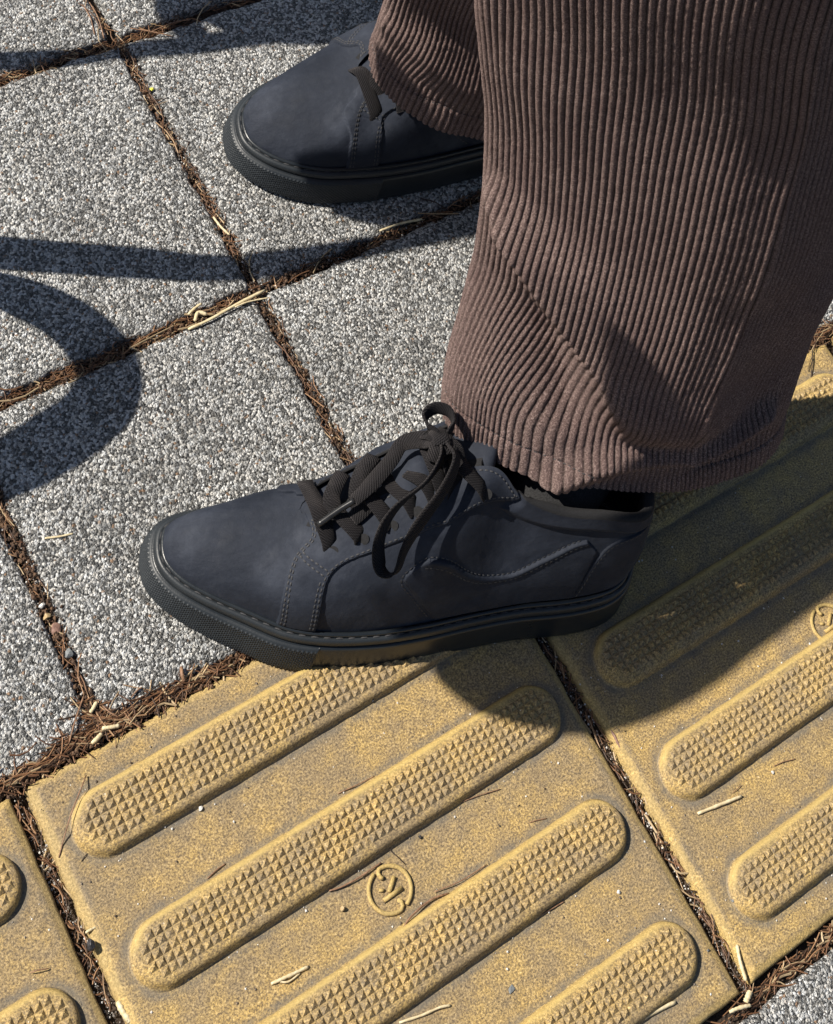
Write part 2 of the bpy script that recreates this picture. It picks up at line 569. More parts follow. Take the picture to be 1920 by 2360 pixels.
def emblem_mesh():
    """raised maker's mark: two hooked arcs with an arrow-like glyph inside"""
    V = []; F = []
    R = 12.2
    def add(P, r=1.05):
        P = np.array([(x, y, 0.25) for x, y in P])
        v, f = tube_pts(P, r, 8)
        v = np.array(v); v[:, 2] = v[:, 2] * 1.05
        b = len(V); V.extend(v.tolist()); F.extend([tuple(i + b for i in q) for q in f])
    def arc(a0, a1, n=22):
        return [(R * math.cos(math.radians(a0 + (a1 - a0) * i / n)), R * math.sin(math.radians(a0 + (a1 - a0) * i / n))) for i in range(n + 1)]
    # angles are measured in the tile frame (bars along +x)
    a1 = arc(-68, 92)
    hx, hy = a1[-1]
    add(a1 + [(-1.9, 10.6), (-1.6, 8.2), (-0.4, 6.9)], 1.3)
    a2 = arc(109, 272)
    hx, hy = a2[-1]
    add(a2 + [(2.2, -10.8), (2.6, -8.4), (1.0, -6.6)], 1.3)
    add([(-5.8, -3.0), (0.2, -2.9), (6.1, -2.7)], 1.4)
    add([(-1.2, -0.8), (2.2, 1.9), (5.3, 4.6)], 1.4)
    add([(-5.6, 3.0), (-3.2, 1.4)], 1.0)
    return V, F


def add_tile(x0, y0, seed, rot, label, emblem=(149.5, -148.5), shift=(0, 0)):
    t = empty('tactile_tile', (x0, y0, 0), rot)
    tag(t, label, 'tactile paving tile', 'yellow guide tiles laid end to end')
    V, F, dirt, bright_yellow = plate_mesh(seed, shift)
    o = mesh_obj('plate', V, F, M['yellow'], t)
    add_attr(o, 'dirt', dirt); add_attr(o, 'bright_yellow', bright_yellow)
    for k, by in enumerate(BAR_Y):
        V, F = bar_mesh(seed=seed * 7 + k)
        b = mesh_obj('guide_bar', V, F, M['yellow'], t)
        b.location = ((150.5 + shift[0]) * S, (by + shift[1]) * S, 0)
        va = np.array(V)
        dd = stadium_d(va[:, 0], va[:, 1], 140, 19)
        sun_flank = sm(va[:, 2], 0.7, 2.0) * (1 - sm(va[:, 2], 5.5, 5.75)) * sm(va[:, 1], 2, 12)  # sunlight put into the colour: brighter yellow on the sun-facing flank only
        add_attr(b, 'bright_yellow', sun_flank * 0.95)
        add_attr(b, 'dirt', (1 - sm(va[:, 2], 0.3, 1.2)) * 0.9)
        V, F = pyramids(seed=seed * 11 + k)
        p = mesh_obj('pyramid_studs', V, F, M['yellow'], b, smooth=False, stuff=True)
        add_attr(p, 'bright_yellow', np.zeros(len(V))); add_attr(p, 'dirt', [0.45 if v[2] < 5.8 else 0.0 for v in V])
    if emblem:
        V, F = emblem_mesh()
        e = mesh_obj('emblem', V, F, M['yellow'], t)
        e.location = (emblem[0] * S, emblem[1] * S, 0.2 * S)
        add_attr(e, 'dirt', [0.5 if v[2] < 0.3 else 0.0 for v in V]); add_attr(e, 'bright_yellow', [0.8 if v[2] > 0.7 else 0.0 for v in V])
    return t


add_tile(-4.0, 0, 1, 0.0, 'middle yellow tactile tile, whole round emblem in full sun below the near sneaker')
add_tile(306.5, 0.5, 2, math.radians(-0.1), 'right yellow tactile tile, half of it in the dark shadow of the leg', (172, -162), (3.0, 1.0))
add_tile(-314.5, -1.5, 3, math.radians(0.2), 'left yellow tactile tile, of which only two rounded bar ends show')
add_tile(617.0, 1.0, 4, 0.0, 'far right yellow tactile tile, only a sliver beyond the trouser leg')

add_tile(-625.0, -3.0, 5, math.radians(0.2), 'yellow tactile tile just outside the left edge of the photo')

#@SHAPE-BEGIN
# ------------------------------------------------------------------ shoe shape (millimetres; x heel to toe, y outward, z up)
OUT_L = [(0, 0), (2, 14), (9, 26), (22, 34), (45, 39), (80, 42), (110, 47), (140, 53), (170, 57), (200, 57.5), (225, 53.5), (250, 43), (273, 32.5), (290, 22.5), (301, 10.5), (304.5, -3)]
OUT_M = [(0, 0), (2, -14), (9, -27), (22, -35), (45, -38), (80, -38), (110, -38), (140, -42), (170, -47), (200, -50), (225, -50), (250, -48), (273, -41), (291, -31), (302, -18.5), (304.5, -3)]
# per outline key: T = top edge point, mode ('c' collar, 'e' eyestay, 'r' ridge)
TOP = [((7, 0, 83), 'c'), ((8, 12, 83), 'c'), ((13, 20, 84), 'c'), ((24, 26, 86), 'c'), ((45, 29, 88), 'c'), ((72, 28, 90), 'c'), ((97, 24, 98), 'c'),
       ((118, 17, 109), 'e'), ((153, 14, 97), 'e'), ((189, 12, 82), 'e'), ((213, 10, 71.5), 'e'), ((227, 1.5, 65), 'r'), ((247, 0, 58.5), 'r'), ((267, -2, 52), 'r'), ((284, -4, 45), 'r'), ((293, -5, 40), 'r')]


def wid_at(x, w):
    return 1 + (w - 1) * sm(x, 60, 150) * (1 - 0.5 * sm(x, 280, 304))


def feather_z(x):
    return 31.0 + 3.0 * np.clip((60 - x) / 60, 0, 1) - 2.0 * sm(x, 180, 300)


def shear(P, lean):
    P = np.array(P, float)
    k = np.clip((P[..., 2] - 26), 0, None)
    P[..., 1] -= lean * k * (0.32 + 0.68 * (1 - sm(P[..., 0], 140, 270))) * (0.75 + 0.25 * sm(P[..., 0], 5, 45))
    return P


def half_upper(side, ns=240, nt=70, lean=0.36, inset=6.5, wid=(1.0, 1.0)):
    """side=+1 outer half, -1 inner half. returns grid (ns, nt, 3)"""
    out = np.array(OUT_L if side > 0 else OUT_M, float)
    out[:, 1] *= wid_at(out[:, 0], wid[0] if side > 0 else wid[1])
    n = len(out)
    ctr = np.array([150.0, 0.0])
    tan = np.gradient(out, axis=0)
    tan[0] = (0, side); tan[-1] = (0, -side)
    nor = np.stack([-tan[:, 1] * side * -1, tan[:, 0] * side], 1)
    nor = np.stack([-tan[:, 1] * side, tan[:, 0] * side], 1)
    nor /= np.linalg.norm(nor, axis=1)[:, None]
    rows = []
    for i in range(n):
        x, y = out[i] - nor[i] * inset
        F = np.array([x, y, feather_z(x)])
        (tx, ty, tz), mode = TOP[i]
        T = np.array([tx, ty * side if mode != 'r' or tx < 240 else ty, tz], float)
        o = np.array([nor[i][0], nor[i][1], 0])
        hgt = tz - F[2]
        C1 = F + o * 3.0 + np.array([0, 0, hgt * 0.62])
        d = F - T; d[2] = 0
        L = np.linalg.norm(d); d /= L
        if mode == 'c':
            back = np.clip((40 - tx) / 40, 0, 1)
            C1 = F + o * (3.0 + 5 * back) + np.array([0, 0, hgt * 0.4])
            C2 = T + o * (1.0 + 3.0 * back) + np.array([0, 0, -hgt * 0.35])
        elif mode == 'e':
            C2 = T + d * L * 0.50 + np.array([0, 0, -hgt * 0.04])
            if side < 0:
                C1 = F + o * 1.0 + np.array([0, 0, hgt * 0.40])
                C2 = T + d * L * 0.30 + np.array([0, 0, -hgt * 0.14])
        else:
            q = np.clip((tx - 262) / 31, 0, 1) ** 2
            dd = np.array([0, side, 0]) * (1 - q) + np.array([1.0, side * 0.25, 0]) * q
            C2 = T + dd * L * 0.55 + np.array([0, 0, 0.3])
            C1 = F + o * (2.5 if side > 0 else 1.0) + np.array([0, 0, hgt * (0.66 if side > 0 else 0.52 + 0.14 * q)])
        rows.append(np.r_[F, C1, C2, T])
    rows = np.array(rows)
    # interpolate keys smoothly
    K = catmull(rows, ns)
    t = np.linspace(0, 1, nt)[None, :, None]
    F, C1, C2, T = [K[:, None, 3 * k:3 * k + 3] for k in range(4)]
    P = F * (1 - t) ** 3 + 3 * C1 * t * (1 - t) ** 2 + 3 * C2 * t * t * (1 - t) + T * t ** 3
    return shear(P, lean)

# ------------------------------------------------------------------ trouser legs: rings (centre, half long axis, half depth, front lift), hem first
NEAR_RINGS = [([385.5, 6.3, 80.0], [114.9, -46.7, -20.0], 58, 10), ([390.0, 20.9, 111.0], [112.0, -48.8, -19.0], 64, 7),
              ([395.3, 31.5, 160.0], [109.6, -53.6, -18.0], 74, 3), ([399.1, 44.5, 222.5], [116.1, -57.1, -17.5], 82, 0),
              ([395.6, 61.2, 295.0], [124.2, -58.9, -15.0], 88, 0), ([386.7, 73.3, 357.5], [129.9, -60.1, -12.5], 92, 0),
              ([375.5, 85.0, 420.0], [134.4, -58.6, -10.0], 95, 0), ([344.7, 95.5, 522.5], [133.4, -58.3, -7.5], 97, 0), ([318, 104, 660], [133, -58, -6], 98, 0)]
FAR_RINGS = [([453.5, 266.2, 78.5], [94.8, -33.8, -16.5], 50, -18), ([452.5, 268.7, 105.0], [97.6, -30.7, -15.0], 52, -8),
             ([443.1, 265.8, 150.0], [94.0, -30.0, -10.0], 54, 0), ([434.2, 263.6, 212.5], [94.0, -27.1, -7.5], 57, 0),
             ([419.5, 261.8, 285.0], [90.7, -24.0, -5.0], 60, 0), ([389.0, 256.0, 397.5], [88.5, -22.7, -2.5], 64, 0)]


def leg_grid(rings, nu, nv, equal=False):
    """theta pi = toe side, pi/2 = side facing the viewer"""
    R = np.array([np.r_[c, e, b, dz] for c, e, b, dz in rings])
    h = np.r_[0, np.cumsum(np.linalg.norm(np.diff(R[:, :3], axis=0), axis=1))]
    K = catmull(R, 400)
    hk = np.interp(np.linspace(0, len(R) - 1, 400), np.arange(len(R)), h)
    tv = np.linspace(0, h[-1], nv)
    K = np.stack([np.interp(tv, hk, K[:, j]) for j in range(K.shape[1])], 1)
    th = np.linspace(0, 2 * np.pi, nu, endpoint=False)
    C = K[:, None, :3]; E = K[:, None, 3:6]; b = K[:, None, 6:7]; dz = K[:, None, 7:8]
    hh = E.copy(); hh[..., 2] = 0; hh /= np.linalg.norm(hh, axis=-1, keepdims=True)
    N = np.stack([hh[..., 1], -hh[..., 0], np.zeros_like(hh[..., 0])], -1)
    c = np.cos(th)[None, :, None]; s = np.sin(th)[None, :, None]
    tent = np.clip(np.where(c < 0.2, (c + 1) / 1.2, (1 - c) / 0.8), 0, 1) * np.sign(s)
    wv = (0.0 + 0.7 * sm(tv, 10.0, 110.0))[:, None, None]
    sq = np.where(s > 0, (1 - wv) * s + wv * tent * (1 - 0.10 * np.exp(-((c - 0.2) / 0.22) ** 2)), s * 0.5)
    P = C + E * c + N * (b * 1.08 * sq) + np.concatenate([np.zeros_like(C[..., :2]).repeat(nu, 1), dz * s], -1)
    TH = np.tile(th, (nv, 1))
    if equal:
        # share the wales evenly round the cloth (mean spacing of the whole leg)
        Pc = np.concatenate([P, P[:, :1]], 1)
        d = np.linalg.norm(np.diff(Pc, axis=1), axis=-1).mean(0)
        cum = np.r_[0, np.cumsum(d)]; cum /= cum[-1]
        u = np.linspace(0, 1, nu, endpoint=False)
        thn = np.interp(u, cum, np.r_[th, 2 * np.pi])
        ix = thn / (2 * np.pi) * nu; i0 = ix.astype(int) % nu; f_ = (ix - np.floor(ix))[None, :, None]; i1 = (i0 + 1) % nu
        P = P[:, i0] * (1 - f_) + P[:, i1] * f_
        TH = np.tile(thn, (nv, 1))
        return P, TH, tv
    return P, th, tv
#@SHAPE-END


def both_halves(ns, nt, lean, wid):
    """outer and inner half with the toe smoothed across the ridge and round the toe tip"""
    a, b = 200, 46
    L = half_upper(1, a, b, lean, wid=wid); Mh = half_upper(-1, a, b, lean, wid=wid)
    s_ = np.linspace(0, 1, a)[:, None]; t_ = np.linspace(0, 1, b)[None, :]
    W = (sm(s_, 0.715, 0.80) * sm(t_, 0.03, 0.40))[..., None] * 0.9
    k0 = int(0.72 * a)
    for it in range(110):
        def nb(A, B):
            up = np.concatenate([A[:, 1:], A[:, -1:]], 1)
            up[k0:, -1] = B[k0:, -2]
            dn = np.concatenate([A[:, :1], A[:, :-1]], 1)
            fw = np.concatenate([A[1:], B[-2:-1]], 0)
            bk = np.concatenate([A[:1], A[:-1]], 0)
            return (up + dn + fw + bk) / 4
        nl, nm = nb(L, Mh), nb(Mh, L)
        L = L * (1 - W) + nl * W; Mh = Mh * (1 - W) + nm * W
        m = (L[k0:, -1] + Mh[k0:, -1]) / 2
        q = sm(np.linspace(0, 1, a)[k0:], 0.72, 0.76)[:, None]
        L[k0:, -1] = L[k0:, -1] * (1 - q) + m * q; Mh[k0:, -1] = Mh[k0:, -1] * (1 - q) + m * q
        m = (L[-1] + Mh[-1]) / 2; L[-1] = m; Mh[-1] = m
    def upsample(G):
        G1 = catmull(G.reshape(a, -1), ns).reshape(ns, b, 3)
        G2 = catmull(G1.transpose(1, 0, 2).reshape(b, -1), nt).reshape(nt, ns, 3).transpose(1, 0, 2)
        return G2
    return {1: upsample(L), -1: upsample(Mh)}


def grid_normals(P, side):
    du = np.gradient(P, axis=0); dv = np.gradient(P, axis=1)
    N = np.cross(du, dv)
    N /= np.linalg.norm(N, axis=2)[..., None] + 1e-9
    return -N * side


def fast_grid(name, P, mat, parent, closed_v=False, flip=False, mask=None, attrs=None, uvs=None, stuff=False):
    """grid of points (a, b, 3) to a quad mesh, optionally only the quads where mask is true"""
    a, b = P.shape[:2]
    V = P.reshape(-1, 3) * S
    ii = np.arange(a - 1); jj = np.arange(b if closed_v else b - 1)
    I, J = np.meshgrid(ii, jj, indexing='ij')
    J2 = (J + 1) % b
    Q = np.stack([I * b + J, (I + 1) * b + J, (I + 1) * b + J2, I * b + J2], -1)
    if mask is not None: Q = Q[mask]
    Q = Q.reshape(-1, 4)
    if flip: Q = Q[:, ::-1]
    used = np.unique(Q)
    remap = -np.ones(a * b, int); remap[used] = np.arange(len(used))
    Q = remap[Q]; V = V[used]
    me = bpy.data.meshes.new(name)
    me.vertices.add(len(V)); me.loops.add(Q.size); me.polygons.add(len(Q))
    me.vertices.foreach_set('co', V.ravel())
    me.loops.foreach_set('vertex_index', Q.ravel().astype(np.int32))
    me.polygons.foreach_set('loop_start', np.arange(0, Q.size, 4, dtype=np.int32))
    me.polygons.foreach_set('use_smooth', np.ones(len(Q), bool))
    me.update(calc_edges=True)
    me.validate()
    me.materials.append(mat)
    o = bpy.data.objects.new(name, me); COL.objects.link(o)
    if parent is not None: o.parent = parent
    for k, v in (attrs or {}).items():
        add_attr(o, k, v.reshape(-1)[used])
    if stuff: o['kind'] = 'stuff'
    return o


def sd_poly(U, V, poly, closed=True):
    """signed distance (negative inside) or plain distance to an open line"""
    poly = np.array(poly, float)
    n = len(poly); D = np.full(U.shape, 1e9); inside = np.zeros(U.shape, bool)
    for i in range(n if closed else n - 1):
        ax_, ay_ = poly[i]; bx, by = poly[(i + 1) % n]
        dx, dy = bx - ax_, by - ay_
        t = np.clip(((U - ax_) * dx + (V - ay_) * dy) / (dx * dx + dy * dy + 1e-12), 0, 1)
        D = np.minimum(D, np.hypot(U - ax_ - t * dx, V - ay_ - t * dy))
        if closed:
            c = ((ay_ > V) != (by > V)) & (U < (bx - ax_) * (V - ay_) / (by - ay_ + 1e-12) + ax_)
            inside ^= c
    return np.where(inside, -D, D) if closed else D


SU, TV = 372.0, 92.0      # rough size of the unrolled half in mm
sm_line = lambda L, n: [tuple(p) for p in catmull(np.array(L) * [SU, TV], n)]
L1 = sm_line([(0.690, -0.06), (0.6865, 0.08), (0.695, 0.33), (0.7045, 0.52), (0.706, 0.64), (0.694, 0.735), (0.680, 0.80), (0.682, 0.87), (0.692, 0.93), (0.725, 1.06)], 60)
L2a = sm_line([(0.6234, -0.06), (0.6234, 0.08), (0.6280, 0.31), (0.6280, 0.45), (0.6215, 0.52), (0.605, 0.562), (0.5732, 0.574), (0.5105, 0.58), (0.4812, 0.5942), (0.435, 0.80), (0.404, 0.955), (0.408, 1.0), (0.425, 1.06)], 80)
EYESTAY = L1 + L2a[::-1]
L12 = sm_line([(0.700, 0.70), (0.664, 0.61), (0.629, 0.495)], 10)
STRAP = [p for p in L1 if p[1] <= 0.70 * TV] + L12[1:-1] + [p for p in L2a if p[1] < 0.495 * TV][::-1]
L3 = sm_line([(0.452, -0.06), (0.4561, 0.0145), (0.4854, 0.1304), (0.5188, 0.2899), (0.512, 0.345), (0.495, 0.372)], 24)
SWL = sm_line([(0.495, 0.372), (0.4644, 0.3333), (0.431, 0.3043), (0.3933, 0.3333), (0.3598, 0.3768), (0.3264, 0.5217), (0.2971, 0.6667), (0.2762, 0.7246)], 40)
HEELL = sm_line([(0.275, -0.06), (0.2678, 0.1159), (0.251, 0.4783), (0.225, 0.70), (0.17, 0.80), (0.08, 0.84), (-0.05, 0.86)], 30)
COLL = sm_line([(0.445, 0.68), (0.4226, 0.7626), (0.364, 0.8016), (0.3054, 0.8206), (0.25, 0.82), (0.15, 0.82), (-0.05, 0.84)], 40)
REAR = L3 + SWL[1:] + [(0.255 * SU, 0.60 * TV), (0.2678 * SU, 0.1159 * TV), (0.275 * SU, -0.06 * TV)]
HEELP = HEELL + [(-20, 60), (-20, -6)]
COLP = COLL + [(-20, 120), (0.41 * SU, 120), (0.405 * SU, 0.96 * TV)]


def panel_fields(S_, T_, side=1):
    if side < 0: S_ = S_ - 0.045 * sm(T_, 0.35, 0.75) * (1 - sm(T_, 0.84, 0.99)) * sm(S_, 0.55, 0.68)
    U = S_ * SU; V = T_ * TV
    e = sd_poly(U, V, EYESTAY); st = sd_poly(U, V, STRAP)
    r = sd_poly(U, V, REAR); h = sd_poly(U, V, HEELP); c = sd_poly(U, V, COLP)
    up = lambda d, w=0.36: 1 - sm(d, -w, w)
    H = 1.75 * up(e)
    # overlapped seams dip a little just outside the upper layer
    H -= 0.35 * np.exp(-((e - 1.2) / 1.0) ** 2) * (e > 0)
    H = np.maximum(H, 1.5 * up(r) * (e > 0.3))
    sw = sd_poly(U, V, SWL, closed=False)
    H += 1.0 * np.exp(-((sw - 1.7) / 1.5) ** 2) * (r < 0.2) * (h > 2)
    H -= 0.9 * np.exp(-(sw / 3.0) ** 2) * (r > 0) * (e > 1.0)
    H += 2.6 * sm(-c, 0, 6.0) * (e > 0)
    H -= 0.8 * np.exp(-(c / 1.2) ** 2) * (e > 0.4) * (h > 0)
    H = np.maximum(H, 1.3 * up(h, 0.4) * (e > 1))
    l12 = sd_poly(U, V, L12, closed=False)
    H -= 0.35 * np.exp(-(l12 / 0.7) ** 2)
    # wear creases across the vamp next to the first eyelet and pillow-like softness
    for (u0, v0, u1, v1, amp) in ((0.50, 0.16, 0.42, 0.26, 0.0), (0.465, 0.08, 0.40, 0.15, -1.0)):
        d = sd_poly(U, V, [(u0 * SU, v0 * TV), (u1 * SU, v1 * TV)], closed=False)
        H += amp * np.exp(-(d / (1.2 if abs(amp) < 1 else 5.0)) ** 2)
    H += 0.5 * (vnoise(U / 28, V / 22, 5) - 0.5) + 0.22 * (vnoise(U / 7, V / 7, 8) - 0.5) + 0.10 * (vnoise(U / 2.4, V / 2.4, 12) - 0.5)
    ids = np.zeros(U.shape, int)                       # 0 toe vamp
    ids[(U < 0.66 * SU)] = 1                           # side quarter
    ids[(U < 0.46 * SU) & (V < 0.45 * TV)] = 3
    above = (r > 0) & (U < 0.50 * SU) & (U > 0.2 * SU)
    ids[above & (V > np.interp(U, [p[0] for p in SWL[::-1]], [p[1] for p in SWL[::-1]]))] = 2   # ankle panel
    ids[r <= 0] = 3
    ids[(ids == 1) & (U < 0.47 * SU)] = 2
    ids[(c <= 0)] = 4
    ids[h <= 0] = 5
    ids[e <= 0] = 6
    ids[st <= 0] = 7
    return H, ids


PANEL_NAMES = ['toe_vamp', 'side_quarter', 'ankle_panel', 'rear_quarter', 'padded_collar', 'heel_counter', 'eyestay', 'strap']


def stitch_row(V, F, P, N, pitch=3.3, length=2.5, w=0.42, h=0.35):
    """small rounded stitches along a 3D line with surface normals"""
    d = np.r_[0, np.cumsum(np.linalg.norm(np.diff(P, axis=0), axis=1))]
    m = int(d[-1] / pitch)
    for i in range(m):
        a = i * pitch; b = a + length
        pa = np.array([np.interp(a, d, P[:, k]) for k in range(3)]); pb = np.array([np.interp(b, d, P[:, k]) for k in range(3)])
        n = np.array([np.interp(a, d, N[:, k]) for k in range(3)]); n /= np.linalg.norm(n) + 1e-9
        t = pb - pa; L = np.linalg.norm(t)
        if L < 0.3: continue
        t /= L; s = np.cross(n, t)
        base = len(V)
        for q, (al, lift, ww) in enumerate(((0, -0.15, 0.5), (0.25, h, 1), (0.75, h, 1), (1, -0.15, 0.5))):
            c = pa + t * L * al + n * lift
            V.append(c - s * w * ww); V.append(c + n * w * 0.4); V.append(c + s * w * ww)
        for q in range(3):
            o = base + q * 3
            F.append((o, o + 3, o + 4, o + 1)); F.append((o + 1, o + 4, o + 5, o + 2))


def ribbon(name, pts, width, thick, mat, parent, mv, mirror, wdir=None, n=None, seed=0, twist=0.0, closed=False):
    P = catmull(np.array(pts, float), 90, closed)
    L = np.linalg.norm(np.diff(P, axis=0), axis=1).sum()
    n = n or max(14, int(L / 1.1))
    P = resample(P, n, closed)
    T = np.gradient(P, axis=0); T /= np.linalg.norm(T, axis=1)[:, None]
    V = np.zeros((n, 10, 3)); UV = np.zeros((n, 10, 2))
    prev = None
    ch = P[int(n * 0.8)] - P[int(n * 0.2)]
    W0 = np.cross(ch, (0, -0.25, 1.0)); W0 /= np.linalg.norm(W0)
    d = np.r_[0, np.cumsum(np.linalg.norm(np.diff(P, axis=0), axis=1))]
    for i in range(n):
        if wdir is not None:
            W = np.array(wdir, float); W = W - T[i] * (W @ T[i])
        else:
            W = W0 - T[i] * (W0 @ T[i])
        W /= np.linalg.norm(W) + 1e-9
        if prev is not None and W @ prev < 0: W = -W
        prev = W
        tw = twist * math.sin(d[i] / 17.0 + seed)
        B = np.cross(T[i], W)
        W2 = W * math.cos(tw) + B * math.sin(tw); B2 = np.cross(T[i], W2)
        ww = width * (1 + 0.07 * math.sin(d[i] / 6.0 + seed * 2)) / 2
        hh = thick / 2
        prof = [(-1, 0), (-0.93, 0.75), (-0.5, 1.05), (0, 0.95), (0.5, 1.05), (0.93, 0.75), (1, 0), (0.93, -0.75), (0, -1), (-0.93, -0.75)]
        for k, (a, b) in enumerate(prof):
            V[i, k] = P[i] + W2 * a * ww + B2 * b * hh
            UV[i, k] = (a * ww * S, d[i] * S)
    Vf = V.reshape(-1, 3).copy(); Vf[:, 1] *= mv
    F = []
    for i in range(n if closed else n - 1):
        i2 = (i + 1) % n
        for k in range(10):
            k2 = (k + 1) % 10
            q = (i * 10 + k, i * 10 + k2, i2 * 10 + k2, i2 * 10 + k)
            F.append(q[::-1] if mirror else q)
    if not closed:
        F.append(tuple(range(10))[::-1]); F.append(tuple((n - 1) * 10 + k for k in range(10)))
    o = mesh_obj(name, Vf, F, mat, parent)
    uvl = o.data.uv_layers.new(name='UVMap')
    idx = np.zeros(len(o.data.loops), dtype=np.int32); o.data.loops.foreach_get('vertex_index', idx)
    uvl.data.foreach_set('uv', UV.reshape(-1, 2)[idx].ravel().astype(np.float32))
    return o


def build_shoe(name, loc, ang, mirror, lean, label, fine=True, laces=None, wid=(1.0, 1.0)):
    root = empty(name, loc, ang)
    tag(root, label, 'shoe', 'pair of sneakers')
    mv = -1.0 if mirror else 1.0
    ns, nt = (620, 150) if fine else (460, 110)

    def put(nm, V, F, mat, parent=root, **kw):
        V = np.array(V, float)
        V[:, 1] *= mv
        if mirror: F = [tuple(f)[::-1] for f in F]
        return mesh_obj(nm, V, F, mat, parent, **kw)

    parts = {}
    halves = both_halves(ns, nt, lean, wid)
    for side in (1, -1):
        P = halves[side]
        N = grid_normals(P, side)
        if (N[ns // 2, nt // 4] * [0, side, 0]).sum() < 0: N = -N
        Sg, Tg = np.meshgrid(np.linspace(0, 1, ns), np.linspace(0, 1, nt), indexing='ij')
        H, ids = panel_fields(Sg, Tg, side)
        # keep the seam over the toe ridge and heel closed
        H = H * sm(Tg, 0.0, 0.03) * (1 - sm(Tg, 0.86, 1.0) * sm(Sg, 0.735, 0.76))
        Pd = P + N * H[..., None]
        idf = ids[:-1, :-1]
        rows_mv = Pd * [1, mv, 1]
        for k, nm in enumerate(PANEL_NAMES):
            m = idf == k
            if not m.any(): continue
            fast_grid(nm, rows_mv, M['leather'], root, flip=((side > 0) != mirror), mask=m)
        # stitches
        SV, SF = [], []
        def at_uv(pts):
            u = np.clip(np.array([p[0] for p in pts]) / SU * (ns - 1), 0, ns - 1.01); v = np.clip(np.array([p[1] for p in pts]) / TV * (nt - 1), 0, nt - 1.01)
            a = u.astype(int); b = v.astype(int); fu = (u - a)[:, None]; fv = (v - b)[:, None]
            g = lambda G: G[a, b] * (1 - fu) * (1 - fv) + G[a + 1, b] * fu * (1 - fv) + G[a, b + 1] * (1 - fu) * fv + G[a + 1, b + 1] * fu * fv
            return g(Pd), g(N)
        def off(L, k, lo=0.02, hi=0.985):
            L = np.array(L); t = np.gradient(L, axis=0); t /= np.linalg.norm(t, axis=1)[:, None] + 1e-9
            Q = L + np.stack([-t[:, 1], t[:, 0]], 1) * k
            ok = (Q[:, 1] > lo * TV) & (Q[:, 1] < hi * TV) & (Q[:, 0] > 0) & (Q[:, 0] < SU)
            return Q[ok]
        for L, k in ((L1, 1.9), (L1, 4.0), (L2a, -1.9), ([p for p in L2a if p[1] < 0.47 * TV], -4.0), (L12, 1.7), (L12, -1.7), (SWL, -0.9), (SWL, 3.6), (L3, -1.8), (HEELL, 1.8)):
            Q = off(L, k)
            if len(Q) < 3: continue
            p, n_ = at_uv(Q)
            stitch_row(SV, SF, p, n_)
        top = [(s_ * SU, 0.955 * TV) for s_ in np.linspace(0.41, 0.70, 60)]
        p, n_ = at_uv(top); stitch_row(SV, SF, p, n_)
        put('stitching', SV, SF, M['thread'], stuff=True)
        # cut edge of the leather along the opening and the collar, and the inner face
        edge = Pd[:, -1]
        inner = -N[:, -1]
        k0 = int(0.695 * ns)
        Tt = np.gradient(edge, axis=0); Tt /= np.linalg.norm(Tt, axis=1)[:, None] + 1e-9
        down = np.cross(N[:, -1], Tt); down *= np.sign(-down[:, 2])[:, None]
        col = sm(np.linspace(0, 1, ns), 0.41, 0.36)[:, None] if False else (1 - sm(np.linspace(0, 1, ns), 0.34, 0.42))[:, None]
        th = 1.6 + 5.5 * col
        rings = []
        for a_ in np.linspace(0, math.pi, 9):
            rings.append(edge + inner * th * (1 - math.cos(a_)) / 2 - down * th * 0.5 * math.sin(a_) * (0.35 + 0.65 * col))
        for q in (0.25, 0.6, 1.0):
            rings.append(edge + inner * (th + 2.0 * q * col) + down * (6 + 34 * col) * q)
        R = np.stack(rings, 1)[:k0]
        fast_grid('lining', R * [1, mv, 1], M['lining'], root, flip=((side > 0) != mirror))
        parts[side] = (Pd, N)
    # tongue
    zr = lambda x: np.interp(x, [60, 96, 106, 118, 153, 189, 213, 224, 235], [142, 121, 119, 114, 99, 84.5, 74, 69, 65])
    xs = np.linspace(113, 232, 60); ys = np.linspace(-1, 1, 26)
    TG = np.zeros((60, 26, 3))
    for i, x in enumerate(xs):
        wd = np.interp(x, [113, 113.8, 115.5, 119, 126, 180, 232], [5, 10, 16, 22, 27, 26, 12])
        for j, y in enumerate(ys):
            TG[i, j] = (x, y * wd, zr(x) - 0.5 - 9 * abs(y) ** 2.4 - 2.5 + 0.8 * math.sin(x / 9.0) * (1 - abs(y)))
    TG = shear(TG, lean)
    fast_grid('tongue', TG * [1, mv, 1], M['leather'], root, flip=mirror)
    TG2 = TG.copy(); TG2[..., 2] -= 4
    fast_grid('tongue_lining', TG2 * [1, mv, 1], M['lining'], root, flip=not mirror)
    # insole
    oL = np.array(OUT_L, float); oM = np.array(OUT_M, float)
    oL[:, 1] *= wid_at(oL[:, 0], wid[0]); oM[:, 1] *= wid_at(oM[:, 0], wid[1])
    out = np.vstack([oL, oM[::-1][1:-1]])
    C = resample(catmull(out, 600, closed=True), 400, closed=True)
    tn = np.roll(C, -1, 0) - np.roll(C, 1, 0); tn /= np.linalg.norm(tn, axis=1)[:, None]
    nr = np.stack([tn[:, 1], -tn[:, 0]], 1)
    if ((C[100] - [150, 0]) @ nr[100]) < 0: nr = -nr
    put('insole', [(p[0] - q[0] * 5, p[1] - q[1] * 5, 29) for p, q in zip(C, nr)], [tuple(range(len(C)))], M['lining'])
    # outsole: side wall, ledge, welt bead
    k = len(C)

